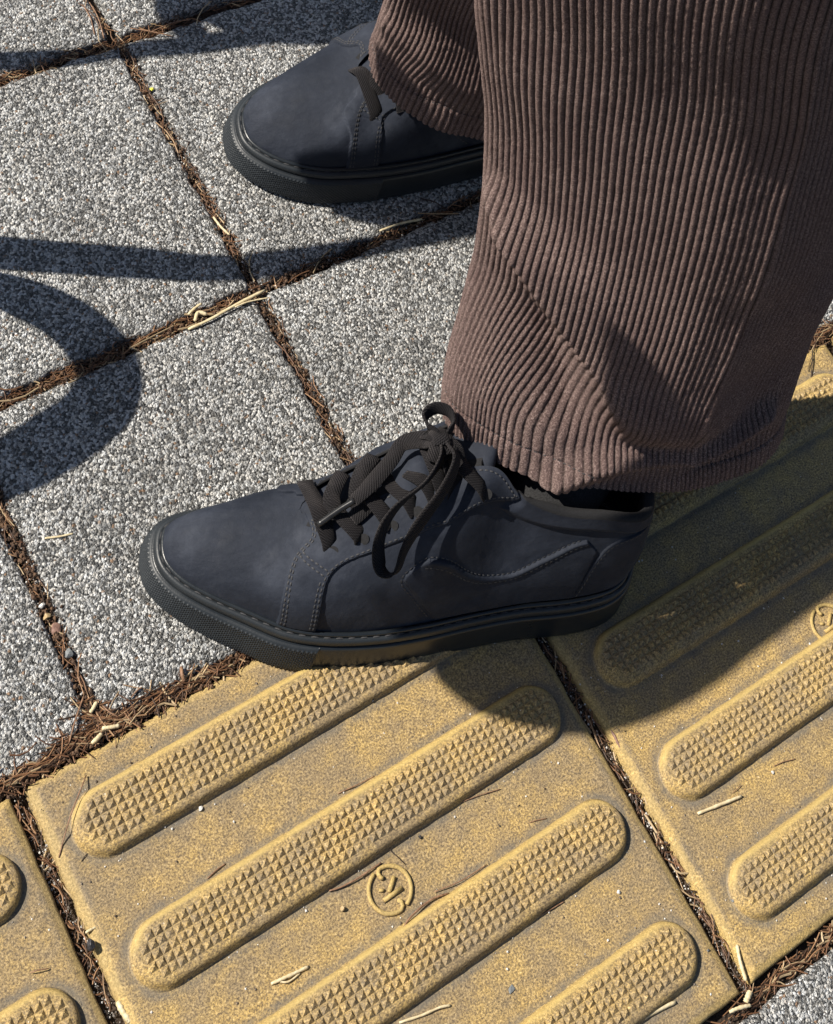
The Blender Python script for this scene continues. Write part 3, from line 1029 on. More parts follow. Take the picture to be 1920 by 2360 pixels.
    def strip(nm, prof, mat, toe=0.0):
        V = []; F = []
        for q, (ins, z) in enumerate(prof):
            zz = z + (feather_z(C[:, 0]) - 31.0) * (z / 31.0) + 4.0 * sm(C[:, 0], 245, 304) * (1 - z / 34)
            for p, n_, zv in zip(C, nr, zz): V.append((p[0] - n_[0] * ins, p[1] - n_[1] * ins, zv))
            if q: F += [((q - 1) * k + i, (q - 1) * k + (i + 1) % k, q * k + (i + 1) % k, q * k + i) for i in range(k)]
        return V, F
    V, F = strip('', [(1.5, 0.0), (-0.6, 0.6), (-1.5, 2.2), (-1.2, 6.0), (0.4, 22.0), (0.8, 23.4), (1.7, 24.3), (3.0, 24.5), (3.6, 24.0)], None)
    F.append(tuple(range(k))[::-1])
    # bulged side wall like a cup sole
    put('outsole', V, F, M['gloss'])
    V, F = strip('', [(3.6, 23.0), (3.0, 24.2), (2.3, 25.2), (2.0, 27.0), (2.4, 29.2), (3.3, 30.2), (4.4, 30.4), (5.3, 29.9), (5.9, 29.2), (6.6, 29.6), (8.5, 29.6)], None)
    put('foxing_band', V, F, M['rubber'])
    V, F = strip('', [(5.6, 29.2), (5.1, 30.4), (5.3, 31.7), (6.2, 32.5), (7.2, 32.3), (8.0, 31.2), (8.2, 29.8)], None)
    put('welt_bead', V, F, M['gloss'])
    SV, SF = [], []
    zz = 30.2 + (feather_z(C[:, 0]) - 31.0) * 0.98 + 4.0 * sm(C[:, 0], 245, 304) * (1 - 30 / 34)
    line = np.c_[C - nr * 4.7, zz + 0.25]
    stitch_row(SV, SF, line, np.tile([0, 0, 1.0], (len(line), 1)), pitch=7.4, length=4.4, w=0.38, h=0.3)
    put('sole_stitching', SV, SF, M['thread'], stuff=True)
    # knurled toe bumper
    xcut = 203
    i0 = np.where(C[:, 0] > xcut)[0]
    # the contour starts at the heel and runs out along the outer side
    Cs = C[i0[0]:i0[-1] + 1]; ns_ = nr[i0[0]:i0[-1] + 1]
    Lc = np.linalg.norm(np.diff(Cs, axis=0), axis=1).sum()
    nu = int(Lc / (0.42 if fine else 0.55)); nz = 56
    dd = np.r_[0, np.cumsum(np.linalg.norm(np.diff(Cs, axis=0), axis=1))]
    tt = np.linspace(0, Lc, nu)
    Cx = np.stack([np.interp(tt, dd, Cs[:, 0]), np.interp(tt, dd, Cs[:, 1])], 1)
    Nx = np.stack([np.interp(tt, dd, ns_[:, 0]), np.interp(tt, dd, ns_[:, 1])], 1); Nx /= np.linalg.norm(Nx, axis=1)[:, None]
    q = np.linspace(0, 1, nz)
    zl = np.interp(q, [0, .04, .1, .9, .96, 1], [0.3, 1.2, 3.0, 22.4, 23.8, 24.3])
    il = np.interp(q, [0, .04, .1, .3, .9, .96, 1], [0.8, -1.6, -2.6, -2.4, -0.6, 0.2, 2.4])
    Ug, Zg = np.meshgrid(tt, zl, indexing='ij')
    pch = 2.7
    tri = lambda x: np.abs((x % 1.0) - 0.5) * 2
    kn = np.minimum(tri((Ug + Zg * 1.15) / pch), tri((Ug - Zg * 1.15) / pch))
    kn = np.clip(kn * 1.6, 0, 1) * 0.95
    kn *= sm(Zg, 1.6, 3.0) * (1 - sm(Zg, 22.3, 23.2)) * sm(Ug, 0.4, 2.0) * (1 - sm(Ug, Lc - 2.0, Lc - 0.4))
    fade = sm(Ug, 0, 0.4) * (1 - sm(Ug, Lc - 0.4, Lc))
    inn = il[None, :] * fade + (1 - fade) * 0.9 - kn
    zz = Zg + (feather_z(Cx[:, 0])[:, None] - 31.0) * (Zg / 31.0) + 4.0 * sm(Cx[:, 0], 245, 304)[:, None] * (1 - Zg / 34)
    B = np.stack([Cx[:, None, 0] - Nx[:, None, 0] * inn, Cx[:, None, 1] - Nx[:, None, 1] * inn, zz], -1)
    fast_grid('toe_bumper', B * [1, mv, 1], M['rubber'], root, flip=not mirror)
    # laces
    if laces:
        vd = laces['view']
        for key, pts in laces['bars']:
            ribbon('lace', pts, laces['w'].get(key, 10.0), 2.2, M['lace'], root, mv, mirror, seed=len(key))
        for key, pts, wd, wdt in laces['free']:
            ribbon('lace_loop' if 'loop' in key else 'lace_end', pts, wdt, 1.8, M['lace'], root, mv, mirror, wdir=wd, seed=3, twist=0.25)
    return root


# laces of the near shoe, in the shoe's own frame
NB = [
    ('bar_d2', [[197.7, 6.6, 81.4], [192.9, 3.0, 84.2], [189.2, -0.7, 86.4], [186, -6, 87]]),
    ('bar_b_up', [[202.3, -22.7, 79.5], [206.7, -14.5, 82.8], [209.5, -7.8, 81.6], [208.8, -1.2, 80.1], [207.5, 5, 77]]),
    ('bar_a', [[222.9, -21.5, 70.9], [222.6, -17.5, 73.9], [220.1, -9.8, 77.1], [217.2, -0.8, 79.8], [213.3, 9.1, 77.9], [209.7, 16.1, 74.3], [206.9, 18.9, 67.0]]),
    ('bar_b_dn', [[209.5, -4.0, 79.2], [206.8, 0.5, 80.2], [203.6, 4.7, 81.1], [197.9, 11.0, 81.9], [193.0, 14.7, 79.8], [190.5, 15.0, 73.5]]),
    ('bar_c_up', [[184.8, -29.9, 86.3], [187.8, -25.9, 89.3], [191.8, -20.7, 89.3], [194.4, -13.9, 88.2], [194.9, -6.3, 85.8], [193, 1, 83]]),
    ('bar_d', [[193.8, -9.7, 88.0], [190.8, -5.7, 88.7], [186.5, -0.2, 90.0], [180.5, 6.6, 89.3], [174.5, 11.6, 84.2]]),
    ('bar_e', [[179.7, -13.6, 92.5], [176.7, -9.6, 93.5], [173.1, -4.6, 95.1], [167.5, 0.7, 96.2], [161.1, 5.8, 90.0]]),
    ('bar_f', [[167.6, -14.8, 98.1], [162.2, -9.5, 101.6], [156.4, -4.8, 101.2], [150.2, 1.4, 95.1]]),
    ('bar_g', [[157.6, -26.0, 106.8], [154.9, -16.8, 108.1], [151.3, -9.9, 106.0], [146.6, -3.8, 99.6]]),
    ('bar_h', [[153.0, -27.1, 108.5], [148.0, -19.5, 110.2], [142.6, -9.6, 107.3], [139, -3, 101]]),
    ('eyelet6', [[141.3, -15.2, 114.6], [136.3, -8.2, 114.1], [130.0, -3.8, 111.3], [124.8, -1.0, 107.5], [121.0, -0.6, 101.0]]),
    ('knot_a', [[160.5, -31, 113], [156, -28, 117.5], [150.5, -22, 119], [146, -15, 116]]),
    ('knot_b', [[147, -34, 112], [150, -28, 118.5], [154.0, -20, 119.5], [156, -14, 113]]),
    ('knot_c', [[144, -29, 113], [149, -25, 120.5], [155.0, -25, 120.5], [160, -27, 114]]),
    ('knot_d', [[140, -25, 112], [145, -21, 118.5], [151.0, -19, 118.5], [155, -20, 112]]),
]
VD = [0.21, -0.60, 0.77]
NF = [
    ('end', [[152, -25.0, 117.0], [159.2, -26.1, 115.4], [164.1, -28.3, 111.1], [171.9, -29.0, 104.3], [177.4, -21.2, 100.4], [185.4, -12.3, 96.5], [192.4, -5.1, 94.2], [198.8, -0.2, 91.0]], None, 9.5),
    ('loop', [[149.5, -24.6, 117.0], [152.0, -13.3, 119.0], [161.9, 0.6, 117.0], [176.7, 11.6, 112.0], [183.7, 19.4, 106.0], [186.1, 27.4, 98.0], [184.7, 34.7, 91.0], [181.6, 39.2, 87.0], [176.3, 40.8, 86.0], [172.6, 38.5, 88.0], [170.2, 30.9, 93.0], [165.5, 22.4, 100.0], [158.6, 13.8, 107.0], [151.6, 5.6, 114.0], [146.0, -4.2, 120.0], [144.3, -12.6, 123.0], [147.6, -21.6, 119.0]], [0.55, 0.28, 0.62], 10.5),
    ('loop', [[150.0, -25.5, 116.0], [155.0, -30.0, 118.0], [160.0, -34.0, 119.0], [161.0, -39.5, 120.5], [155.0, -43.0, 122.0], [147.5, -41.0, 122.0], [144.0, -35.0, 120.0], [147.0, -29.0, 118.0]], [0.35, -0.1, 0.9], 9.5),
    ('end', [[148.2, -23.5, 118.0], [142.6, -18.1, 116.0], [139.2, -10.2, 108.0], [139.1, -3.9, 103.0], [140.1, 3.1, 98.0], [142.9, 9.6, 91.0], [147, 16, 84.0]], None, 10.0),
]
near_laces = dict(bars=NB, free=NF, view=VD, w={'bar_h': 9.0, 'knot_a': 10, 'knot_b': 10, 'knot_c': 10, 'knot_d': 9})
NEAR_LOC = (369.9, -65.5, 0); NEAR_ANG = math.radians(152.1)
near = build_shoe('sneaker', NEAR_LOC, NEAR_ANG, False, 0.36, 'near black nubuck sneaker on the yellow tile with its lace loop hanging over the side', True, near_laces, (1.0, 0.68))
# leather lace keeper and plastic lace tip
kp = shear(np.array([[173.5, 1, 93], [171, -1, 96.5], [164, -3, 101.5], [158, -4, 104.5], [154, -4, 103.5]], float), 0)
KV = np.zeros((24, 12, 3)); cc = catmull(np.array([[174.0, -9, 93.8], [170, -11, 97.6], [165, -13.5, 100.2], [160, -15.5, 102.3], [155.5, -16.5, 102.4]], float), 24)
for i in range(24):
    for j in range(12):
        q = j / 11 * 2 - 1
        KV[i, j] = cc[i] + np.array([1.5, -8.5, 0.2]) * q + [0, 0, -2.2 * q * q]
fast_grid('lace_keeper', KV, M['leather'], near)
KV2 = KV.copy(); KV2[..., 2] -= 1.4
fast_grid('lace_keeper_back', KV2, M['edge'], near, flip=True)
tv_, tf_ = tube_pts(catmull(np.array([[198.3, -0.3, 91.3], [206.8, 3.4, 86.5], [217.7, 9.3, 80.6]]), 14), 2.0, 10)
mesh_obj('lace_tip', tv_, tf_, M['plastic'], near)
# eyelet holes read as dark punched discs just under the lace ends
for (ex, ey, ez) in ((206.5, 20.6, 71.0), (190.0, 16.8, 78.7), (174.0, 12.0, 85.5), (160.6, 6.6, 92.4), (120.6, 0.9, 103.4)):
    n_ = np.array([0.35, 0.55, 0.75]); n_ /= np.linalg.norm(n_)
    a_ = np.cross(n_, [0, 0, 1]); a_ /= np.linalg.norm(a_); b_ = np.cross(n_, a_)
    Vd = [np.array([ex, ey, ez]) + n_ * 0.6 + (a_ * math.cos(w_) + b_ * math.sin(w_)) * 3.2 for w_ in np.linspace(0, 2 * math.pi, 16, endpoint=False)]
    mesh_obj('eyelet', Vd, [tuple(range(16))], M['lining'], near)

FB = [('b1', [[223, 17, 57], [224.5, 10, 68], [221.5, 1.9, 72], [218, -13.7, 67.5], [214.5, -22.5, 62], [213, -25.5, 55]]),
      ('b2', [[199, 15, 76], [206, 10, 79], [211.6, 3, 77], [213.0, -6, 72], [212, -12, 67]]),
      ('b3', [[213, 12, 75], [208, 6, 79], [202, -4, 77], [197, -17, 69], [195, -23, 62]]),
      ('b4', [[184, 16, 86], [190, 8, 88], [195, -2, 84], [197, -12, 75]]),
      ('b5', [[196, 10, 85], [190, 2, 87], [184, -8, 83], [180, -18, 74]])]
far = build_shoe('sneaker', (568.0, 225.5, 0), math.radians(161), True, -0.38, 'far black sneaker on the grey paving stones, half covered by the other trouser leg', False, dict(bars=FB, free=[], view=VD, w={}), (1.05, 1.07))
M_FAR = far

# ------------------------------------------------------------------ the person: sock, leg inside the trousers, corduroy legs
person = empty('person', (400, 60, 0))
tag(person, 'person in wide brown corduroy trousers and black socks standing sideways, seen from the shins down', 'person')
POFF = np.array([400.0, 60.0, 0.0])


def tube_rings(C, R, n=40):
    th = np.linspace(0, 2 * np.pi, n, endpoint=False)
    return np.stack([np.stack([c[0] + r[0] * np.cos(th), c[1] + r[1] * np.sin(th), np.full(n, c[2])], 1) for c, r in zip(C, R)], 0)


def shin(sole_loc, ang, lean, tops, mirror):
    """foot, ankle and calf as one surface, then a knitted sock over it"""
    mvv = -1 if mirror else 1
    c, s = math.cos(ang), math.sin(ang)
    def w(p):
        p = shear(np.array([p], float), lean)[0]; p = p * [1, mvv, 1]
        return np.array([sole_loc[0] + p[0] * c - p[1] * s, sole_loc[1] + p[0] * s + p[1] * c, p[2]])
    lx = 1.0 if lean > 0 else 0.3
    key = [(w((120, 0, 40)), (36, 28)), (w((85, -1, 56)), (40, 28)), (w((62, -6 * lx, 76)), (34, 26)), (w((60, -24 * lx, 97)), (29, 25)), (w((58, -40 * lx, 122)), (28, 26))]
    key += [(np.array(t[:3]), (t[3], t[3])) for t in tops]
    K = catmull(np.array([np.r_[a, b] for a, b in key]), 60)
    return tube_rings(K[:, :3], K[:, 3:])


for (loc_, ang_, lean_, tops, mir) in (((369.9, -65.5), math.radians(152.1), 0.36, [(372, 36, 190, 36), (385, 52, 290, 46), (384, 78, 400, 44), (352, 98, 505, 40)], False),
                                       ((568.0, 225.5), math.radians(161), 0.0, [(470, 258, 190, 38), (440, 262, 290, 46), (400, 258, 385, 50)], True)):
    G = shin(loc_, ang_, lean_, tops, mir)
    fast_grid('leg', G - POFF, M['skin'], person, closed_v=True)
    Gs = G[:34].copy(); cen = Gs.mean(1, keepdims=True)
    rad = (Gs - cen); Gs = cen + rad * (1.05 + 0.02 * np.cos(np.linspace(0, 2 * np.pi, 40, endpoint=False) * 20))[None, :, None]
    fast_grid('sock', Gs - POFF, M['sock'], person, closed_v=True)


def corduroy_leg(rings, wales, per, nv, folds, seed):
    nu = wales * per
    P, TH, tv = leg_grid(rings, nu, nv, True)
    du = np.roll(P, -1, 1) - np.roll(P, 1, 1); dv = np.gradient(P, axis=0)
    N = np.cross(du, dv); N /= np.linalg.norm(N, axis=-1, keepdims=True)
    out = P - P.mean(1, keepdims=True)
    if (N * out).sum() < 0: N = -N
    VV = np.repeat(tv[:, None], nu, 1)
    PH = np.tile(np.arange(nu) / per, (nv, 1))
    arc = TH * 84.0
    D = np.zeros(TH.shape)
    for pts, amp, wl, wr in folds:
        L = catmull(np.array([(a * 84.0, v) for a, v in pts]), 30)
        d = sd_poly(arc, VV, L, closed=False)
        srt = np.argsort(L[:, 1])
        y0, y1 = L[srt[0], 1], L[srt[-1], 1]
        g = np.polyfit(L[:, 1], L[:, 0], 2)
        mid = np.polyval(g, np.clip(VV, y0, y1))
        k = sm(arc - mid, -6.0, 6.0)
        w_ = wl * k + wr * (1 - k)
        ends = sm(VV, y0 - 22, y0 + 22) * (1 - sm(VV, y1 - 22, y1 + 22)) if y1 - y0 > 60 else 1.0
        D += amp * np.exp(-np.abs(d / w_) ** 1.7) * ends
    D += 5.0 * (vnoise(arc / 60 + seed, VV / 110, seed) - 0.5) + 2.4 * (vnoise(arc / 22, VV / 60 + seed, seed + 2) - 0.5)
    # hem: a doubled band with its seam line
    hem = 1 - sm(VV, 17.5, 19.5)
    D += 0.7 * hem - 0.9 * np.exp(-((VV - 19.0) / 1.2) ** 2)
    Q = P + N * D[..., None]
    du = np.roll(Q, -1, 1) - np.roll(Q, 1, 1); dv = np.gradient(Q, axis=0)
    N2 = np.cross(du, dv); N2 /= np.linalg.norm(N2, axis=-1, keepdims=True)
    if (N2 * N).sum() < 0: N2 = -N2
    if seed == 3:
        PH = PH - 6.5 * np.exp(-((TH - 2.45) / 0.42) ** 2) * (1 - sm(VV, 28.0, 118.0)) - 2.5 * np.exp(-((TH - 1.15) / 0.35) ** 2) * (1 - sm(VV, 20.0, 110.0))
    else:
        PH = PH - 3.5 * np.exp(-((TH - 2.5) / 0.5) ** 2) * (1 - sm(VV, 15.0, 80.0))
    ph = PH % 1.0
    wob = 0.10 * (vnoise(arc / 3.0, VV / 2.0, seed + 5) - 0.5)
    rib = np.clip(np.abs(np.sin(np.pi * (ph + wob * 0.4))), 0, 1) ** 0.62
    rib = rib + 0.26 * (vnoise(arc / 0.9, VV / 1.3, seed + 7) - 0.5) + 0.14 * (vnoise(PH * 1.01, VV / 9.0, seed + 11) - 0.5)
    Q = Q + N2 * (1.7 * rib)[..., None]
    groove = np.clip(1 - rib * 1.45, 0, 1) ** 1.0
    return Q, N2, groove


near_folds = [
    ([(2.827, 178), (2.653, 168), (2.409, 152), (2.103, 118), (1.868, 86), (1.70, 58)], 18.0, 11.0, 34.0),
    ([(2.697, 158), (2.452, 134), (2.225, 103)], 6.0, 4.0, 12.0),
    ([(2.30, 112), (2.16, 74), (2.08, 50)], -11.0, 14.0, 16.0),
    ([(2.10, 0), (1.894, 20), (1.641, 34), (1.23, 46), (0.873, 56)], 10.0, 8.0, 8.0),
    ([(1.9, 0), (1.6, 14), (1.2, 24), (0.8, 30)], -2.5, 9.0, 9.0),
    ([(2.95, 95), (2.9, 55), (2.85, 10)], 6.0, 26.0, 26.0),
    ([(1.25, 190), (1.12, 111), (0.95, 58)], -4.0, 22.0, 22.0),
    ([(0.85, 170), (0.70, 100), (0.6, 30)], 4.0, 18.0, 18.0),
]
far_folds = [([(2.9, 70), (2.4, 60), (2.0, 45)], 5.0, 12.0, 12.0), ([(2.7, 30), (2.3, 25), (1.9, 8)], -3.0, 10.0, 10.0), ([(2.3, 120), (2.1, 80), (1.9, 60)], -4.0, 16.0, 16.0)]
for nm, rings, wales, per, nv, folds, seed in (('near', NEAR_RINGS, 138, 8, 560, near_folds, 3), ('far', FAR_RINGS, 122, 7, 330, far_folds, 9)):
    Q, N2, groove = corduroy_leg(rings, wales, per, nv, folds, seed)
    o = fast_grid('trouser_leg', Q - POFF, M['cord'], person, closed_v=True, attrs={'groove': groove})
    # turned-in hem: short inner band
    inn = Q[0] - N2[0] * 2.2
    inn2 = inn + [0, 0, 1.0]; inn3 = Q[30] - N2[30] * 3.6
    H = np.stack([Q[0], Q[0] - N2[0] * 1.1 - [0, 0, 0.6], inn, inn3], 0) - POFF
    fast_grid('hem_facing', H, M['cord'], o, closed_v=True, attrs={'groove': np.repeat(groove[:1], 4, 0) * 0.6})
    # hem stitches
    SV, SF = [], []
    k = int(18.6 / (1e-9 + np.linalg.norm(np.array(rings[-1][0]) - np.array(rings[0][0]))) * nv * 0.97)
    line = Q[k] - POFF; stitch_row(SV, SF, np.vstack([line, line[:1]]) , np.vstack([N2[k], N2[k][:1]]), pitch=3.6, length=2.4, w=0.3, h=0.25)
    mesh_obj('hem_stitching', SV, SF, M['thread'], o, stuff=True)

# ------------------------------------------------------------------ litter
def needle_batch(name, n, sampler, rr, lmin=9, lmax=38, rad=0.42, zlift=(0.0, 3.0), parent=None, label=None, cat=None):
    V = []; F = []; tint = []
    for i in range(n):
        x, y, a = sampler()
        L = rr.uniform(lmin, lmax); a += rr.gauss(0, 0.45) if rr.random() < 0.8 else rr.uniform(-1.6, 1.6)
        z0 = rr.uniform(*zlift); tilt = rr.gauss(0, 0.06)
        bend = rr.gauss(0, 0.10)
        r = rad * rr.uniform(0.7, 1.35)
        t = min(1, max(0, rr.gauss(0.40, 0.30)))
        if rr.random() < 0.05: t = 1.0; r *= 1.6
        K = []
        for q in range(4):
            u = q / 3 - 0.5
            K.append((x + L * u * math.cos(a) - bend * L * (4 * u * u) * math.sin(a), y + L * u * math.sin(a) + bend * L * (4 * u * u) * math.cos(a), z0 + L * u * tilt + 0.5))
        v, f = tube_pts(K, r, 4)
        b = len(V); V += [tuple(p) for p in v]; F += [tuple(k + b for k in q) for q in f]; tint += [t] * len(v)
    o = mesh_obj(name, V, F, M['needles'], parent, stuff=True, smooth=False)
    add_attr(o, 'tint', tint)
    if label: tag(o, label, cat)
    return o


ICO = None
def grit_batch(name, n, sampler, rr, rmin=0.25, rmax=0.9, label=None, cat=None, bright=0.35):
    """crushed sand grains, each an irregular octahedron"""
    V = []; F = []; tint = []
    for i in range(n):
        x, y, z = sampler()
        r = rmin + (rmax - rmin) * rr.random() ** 2.2
        b = len(V)
        a0 = rr.uniform(0, 6.28)
        for k in range(4):
            aa = a0 + k * math.pi / 2
            V.append((x + r * math.cos(aa) * rr.uniform(.7, 1.1), y + r * math.sin(aa) * rr.uniform(.7, 1.1), z + r * 0.5 + rr.uniform(-.2, .2) * r))
        V.append((x, y, z + r * 1.2)); V.append((x, y, z - r * 0.5))
        for k in range(4):
            F.append((b + k, b + (k + 1) % 4, b + 4)); F.append((b + (k + 1) % 4, b + k, b + 5))
        t = 1.0 if rr.random() < bright else rr.uniform(0, 0.6)
        tint += [t] * 6
    o = mesh_obj(name, V, F, M['grit'], None, stuff=True, smooth=False)
    add_attr(o, 'tint', tint)
    if label: tag(o, label, cat)
    return o


rr = random.Random(11)
def seg_sampler(segs):
    ws = [s[4] for s in segs]
    def f():
        x0, y0, x1, y1, _, sp = rr.choices(segs, ws)[0]
        t = rr.random(); a = math.atan2(y1 - y0, x1 - x0)
        o = rr.gauss(0, sp)
        return (x0 + (x1 - x0) * t - o * math.sin(a), y0 + (y1 - y0) * t + o * math.cos(a), a)
    return f

# joints of the grey paving: along-bar joints and cross joints
segs = [(-60, 212, 500, 213, 3.0, 2.6), (60, 212, 240, 213, 2.2, 3.0), (60, 432, 620, 434, 2.2, 2.6), (150, 432, 300, 433, 1.2, 3.0),
        (248, 205, 248, 8, 1.7, 2.4), (248, 425, 249, 218, 1.8, 2.4), (236, 500, 244, 440, 1.0, 2.4), (44, 200, 44, 8, 1.8, 2.6), (452, 205, 452, 8, .3, 2.4)]
needle_batch('pine_needle_litter', 2300, seg_sampler(segs), rr, 2.5, 12, 0.27, (-6.0, -0.8), label='rusty pine needles and chaff packed into the joints between the grey paving stones', cat='pine litter')
needle_batch('pine_needle_litter', 80, seg_sampler(segs), rr, 14, 34, 0.36, (-1.4, 0.8), label='longer loose pine needles lying on top of the grey paving joints', cat='pine litter')
segs = [(-60, 5, 150, 5, 3.2, 1.6), (-50, 9, 110, 10, 1.3, 3.0), (15, 12, 62, 10, 1.5, 3.6), (36, 24, 48, 8, .6, 3.0), (150, 5, 330, 5, .6, 1.6), (590, 7, 660, 6, 1.5, 3.0)]
needle_batch('pine_needle_litter', 1300, seg_sampler(segs), rr, 3, 22, 0.32, (-5.0, 1.0), label='thick drift of brown pine needles along the upper edge of the yellow tiles', cat='pine litter')
segs = [(-9, -5, -9, -300, 2.0, 2.0), (302, -5, 302, -300, 2.0, 2.0), (200, -306, 620, -305, 2.2, 2.4), (290, -306, 420, -306, 1.6, 3.0)]
needle_batch('pine_needle_litter', 620, seg_sampler(segs), rr, 4, 18, 0.34, (-7.0, -3.0), label='short dark pine needles down in the gaps between the yellow tiles', cat='pine litter')

def g1():
    if rr.random() < 0.5: return (-9 + rr.gauss(0, 2.4), rr.uniform(-300, 0), -7.5 + rr.random() * 2)
    return (302 + rr.gauss(0, 2.4), rr.uniform(-300, 0), -7.5 + rr.random() * 2)
grit_batch('sand_grains', 2600, g1, rr, 0.3, 1.0, 'coarse glittering sand lying in the gaps between the yellow tiles', 'sand', 0.22)
def g2():
    x = rr.uniform(-60, 620); y = rr.uniform(-298, -4)
    if rr.random() < 0.45:
        y = rr.choice(BAR_Y) + rr.choice((-20.5, 20.5)) + rr.gauss(0, 1.6)
    return (x, y, 0.1)
grit_batch('sand_grains', 1300, g2, rr, 0.2, 0.95, 'tiny sand grains scattered over the yellow tiles and along their bars', 'sand', 0.5)
def g3():
    j = rr.random()
    if j < 0.4: return (rr.uniform(-60, 600), 212 + rr.gauss(0, 3), -6 + rr.random() * 4)
    if j < 0.7: return (248 + rr.gauss(0, 3), rr.uniform(8, 430), -6 + rr.random() * 4)
    return (44 + rr.gauss(0, 3), rr.uniform(8, 205), -6 + rr.random() * 4)
grit_batch('sand_grains', 1800, g3, rr, 0.3, 1.1, 'grit mixed with the needles in the grey paving joints', 'sand', 0.3)


def g4():
    x, y, z = g3()
    return (x + rr.gauss(0, 1.0), y + rr.gauss(0, 1.0), z + 1.5)
def g5():
    return (rr.uniform(-60, 150) if rr.random() < .7 else rr.uniform(150, 620), 4.5 + rr.gauss(0, 2.2), -4 + rr.random() * 4)
def crumbs(n, f, lo, hi, lab):
    o = grit_batch('soil_crumbs', n, f, rr, lo, hi, lab, 'soil', 0.0)
    o.data.materials[0] = M['crumb']
crumbs(3600, g4, 0.5, 1.9, 'crumbled brown soil and leaf bits filling the grey paving joints')
crumbs(1800, g5, 0.5, 2.0, 'brown soil crumbs along the upper edge of the yellow tiles')


def pebble(name, x, y, z, r, mat, label, cat='pebble', squash=0.75, seed=0):
    r *= 0.82
    import bmesh
    bm = bmesh.new(); bmesh.ops.create_icosphere(bm, subdivisions=2, radius=1.0)
    r2 = random.Random(seed)
    k = [(r2.uniform(-1, 1), r2.uniform(-1, 1), r2.uniform(-1, 1), r2.uniform(0.55, 0.95)) for _ in range(14)]
    V = []
    for v in bm.verts:
        p = np.array(v.co)
        for a, b, c, d in k:
            n = np.array([a, b, c]); n /= np.linalg.norm(n)
            h = p @ n
            if h > d * 0.85: p = p - n * (h - d * 0.85)
        V.append((p[0] * r, p[1] * r * 0.88, p[2] * r * squash))
    F = [tuple(v.index for v in f.verts) for f in bm.faces]
    bm.free()
    o = mesh_obj(name, V, F, mat, smooth=False)
    o.location = (x * S, y * S, (z + r * squash * 0.8) * S)
    o.rotation_euler = (0, 0, r2.uniform(0, 6))
    tag(o, label, cat)
    return o


def straw(name, pts, rad, mat, label, cat, taper=False, flat=1.0):
    rad *= 0.72 if 'twig' not in name else 0.52
    P = catmull(np.array(pts, float), 16)
    rs = random.Random(len(label))
    R = [rad * rs.uniform(0.82, 1.15) * (0.75 if i in (0, 15) else 1) for i in range(16)]
    V, F = tube_pts(P, R, 7)
    base = P[8].copy()
    o = mesh_obj(name, np.array(V) - base, F, mat)
    o.location = base * S
    tag(o, label, cat)
    return o

pebble('pebble', 72.7, -57.9, 0, 2.0, M['whitestone'], 'round white pebble below the first bar of the middle yellow tile', 'pebble', 0.75, 0)
pebble('pebble', 48.0, -54.4, 0, 1.5, M['blackstone'], 'small black grain left of the white pebble below the first bar', 'pebble', 0.75, 1)
pebble('pebble', 186.9, -55.3, 0, 2.2, M['blackstone'], 'dark pebble touching the lower flank of the first bar, below the shoe sole', 'pebble', 0.75, 2)
pebble('pebble', 117.7, -143.3, 0, 2.3, M['tanstone'], 'angular cream pebble left of the round emblem', 'pebble', 0.9, 3)
pebble('pebble', 174.4, -133.7, 0, 1.7, M['blackstone'], 'black pebble above and right of the round emblem', 'pebble', 0.75, 4)
pebble('pebble', 261.3, -218.7, 0, 1.8, M['whitestone'], 'white pebble between the third and fourth bars of the middle tile', 'pebble', 0.75, 5)
pebble('pebble', 218.5, -152.7, 0, 1.0, M['blackstone'], 'tiny black grain in the middle of the band above the third bar', 'pebble', 0.75, 6)
pebble('pebble', 291.2, -271.7, 0.2, 1.4, M['greystone'], 'grey grain at the rounded right end of the fourth bar', 'pebble', 0.75, 7)
pebble('pebble', 386.4, -215.0, 0, 1.6, M['whitestone'], 'pale pebble below the uppermost sunlit bar of the right tile', 'pebble', 0.75, 8)
pebble('pebble', 320.4, -258.8, 0, 1.6, M['greystone'], 'light grey pebble at the left end of the lowest bar of the right tile', 'pebble', 0.75, 9)
pebble('stone_chip', 180.3, -226.6, 0, 3.6, M['greystone'], 'flat bluish grey speck pressed on the tile above the fourth bar', 'stone chip', 0.12, 10)
pebble('pebble', 41.9, 79.1, -1.5, 3.4, M['tanstone'], 'round tan pebble in the left paving joint', 'pebble', 0.75, 11)
pebble('pebble', 44.0, 70.0, -2.5, 5.6, M['brownstone'], 'large reddish brown stone in the left paving joint', 'pebble', 0.5, 12)
pebble('pebble', 44.3, 53.7, -1.5, 4.2, M['greystone'], 'blue grey stone in the left paving joint below the brown one', 'pebble', 0.7, 13)
pebble('pebble', 42.0, 86.0, -1, 3.0, M['whitestone'], 'whitish pebble in the left paving joint above the tan one', 'pebble', 0.75, 14)
pebble('pebble', -6.4, -88.8, -0.5, 4.6, M['blackstone'], 'shiny black stone wedged in the gap at the left of the middle tile', 'pebble', 0.8, 15)
pebble('seed', 252.7, 385.0, -1, 2.6, M['seed'], 'small yellow seed in the joint left of the far sneaker', 'seed', 0.7, 16)
straw('straw', [[193.8, 206.5, 1.6], [209.4, 206.5, 2.2], [227.8, 208.5, 2.4], [252.0, 210.2, 2.0]], 1.5, M['straw'], 'long pale straw lying along the joint left of the trouser leg', 'straw')
straw('straw', [[227.8, 207.1, 3.2], [238.4, 207.0, 2.4], [251.9, 204.3, 1.6]], 0.8, M['straw'], 'short thin straw branching off the long pale straw', 'straw')
straw('leaf_scrap', [[200.0, 209.8, 2.0], [204.4, 214.2, 2.6], [209.0, 210.6, 2.2]], 1.7, M['straw'], 'curled pale leaf scrap above the long straw', 'leaf scrap')
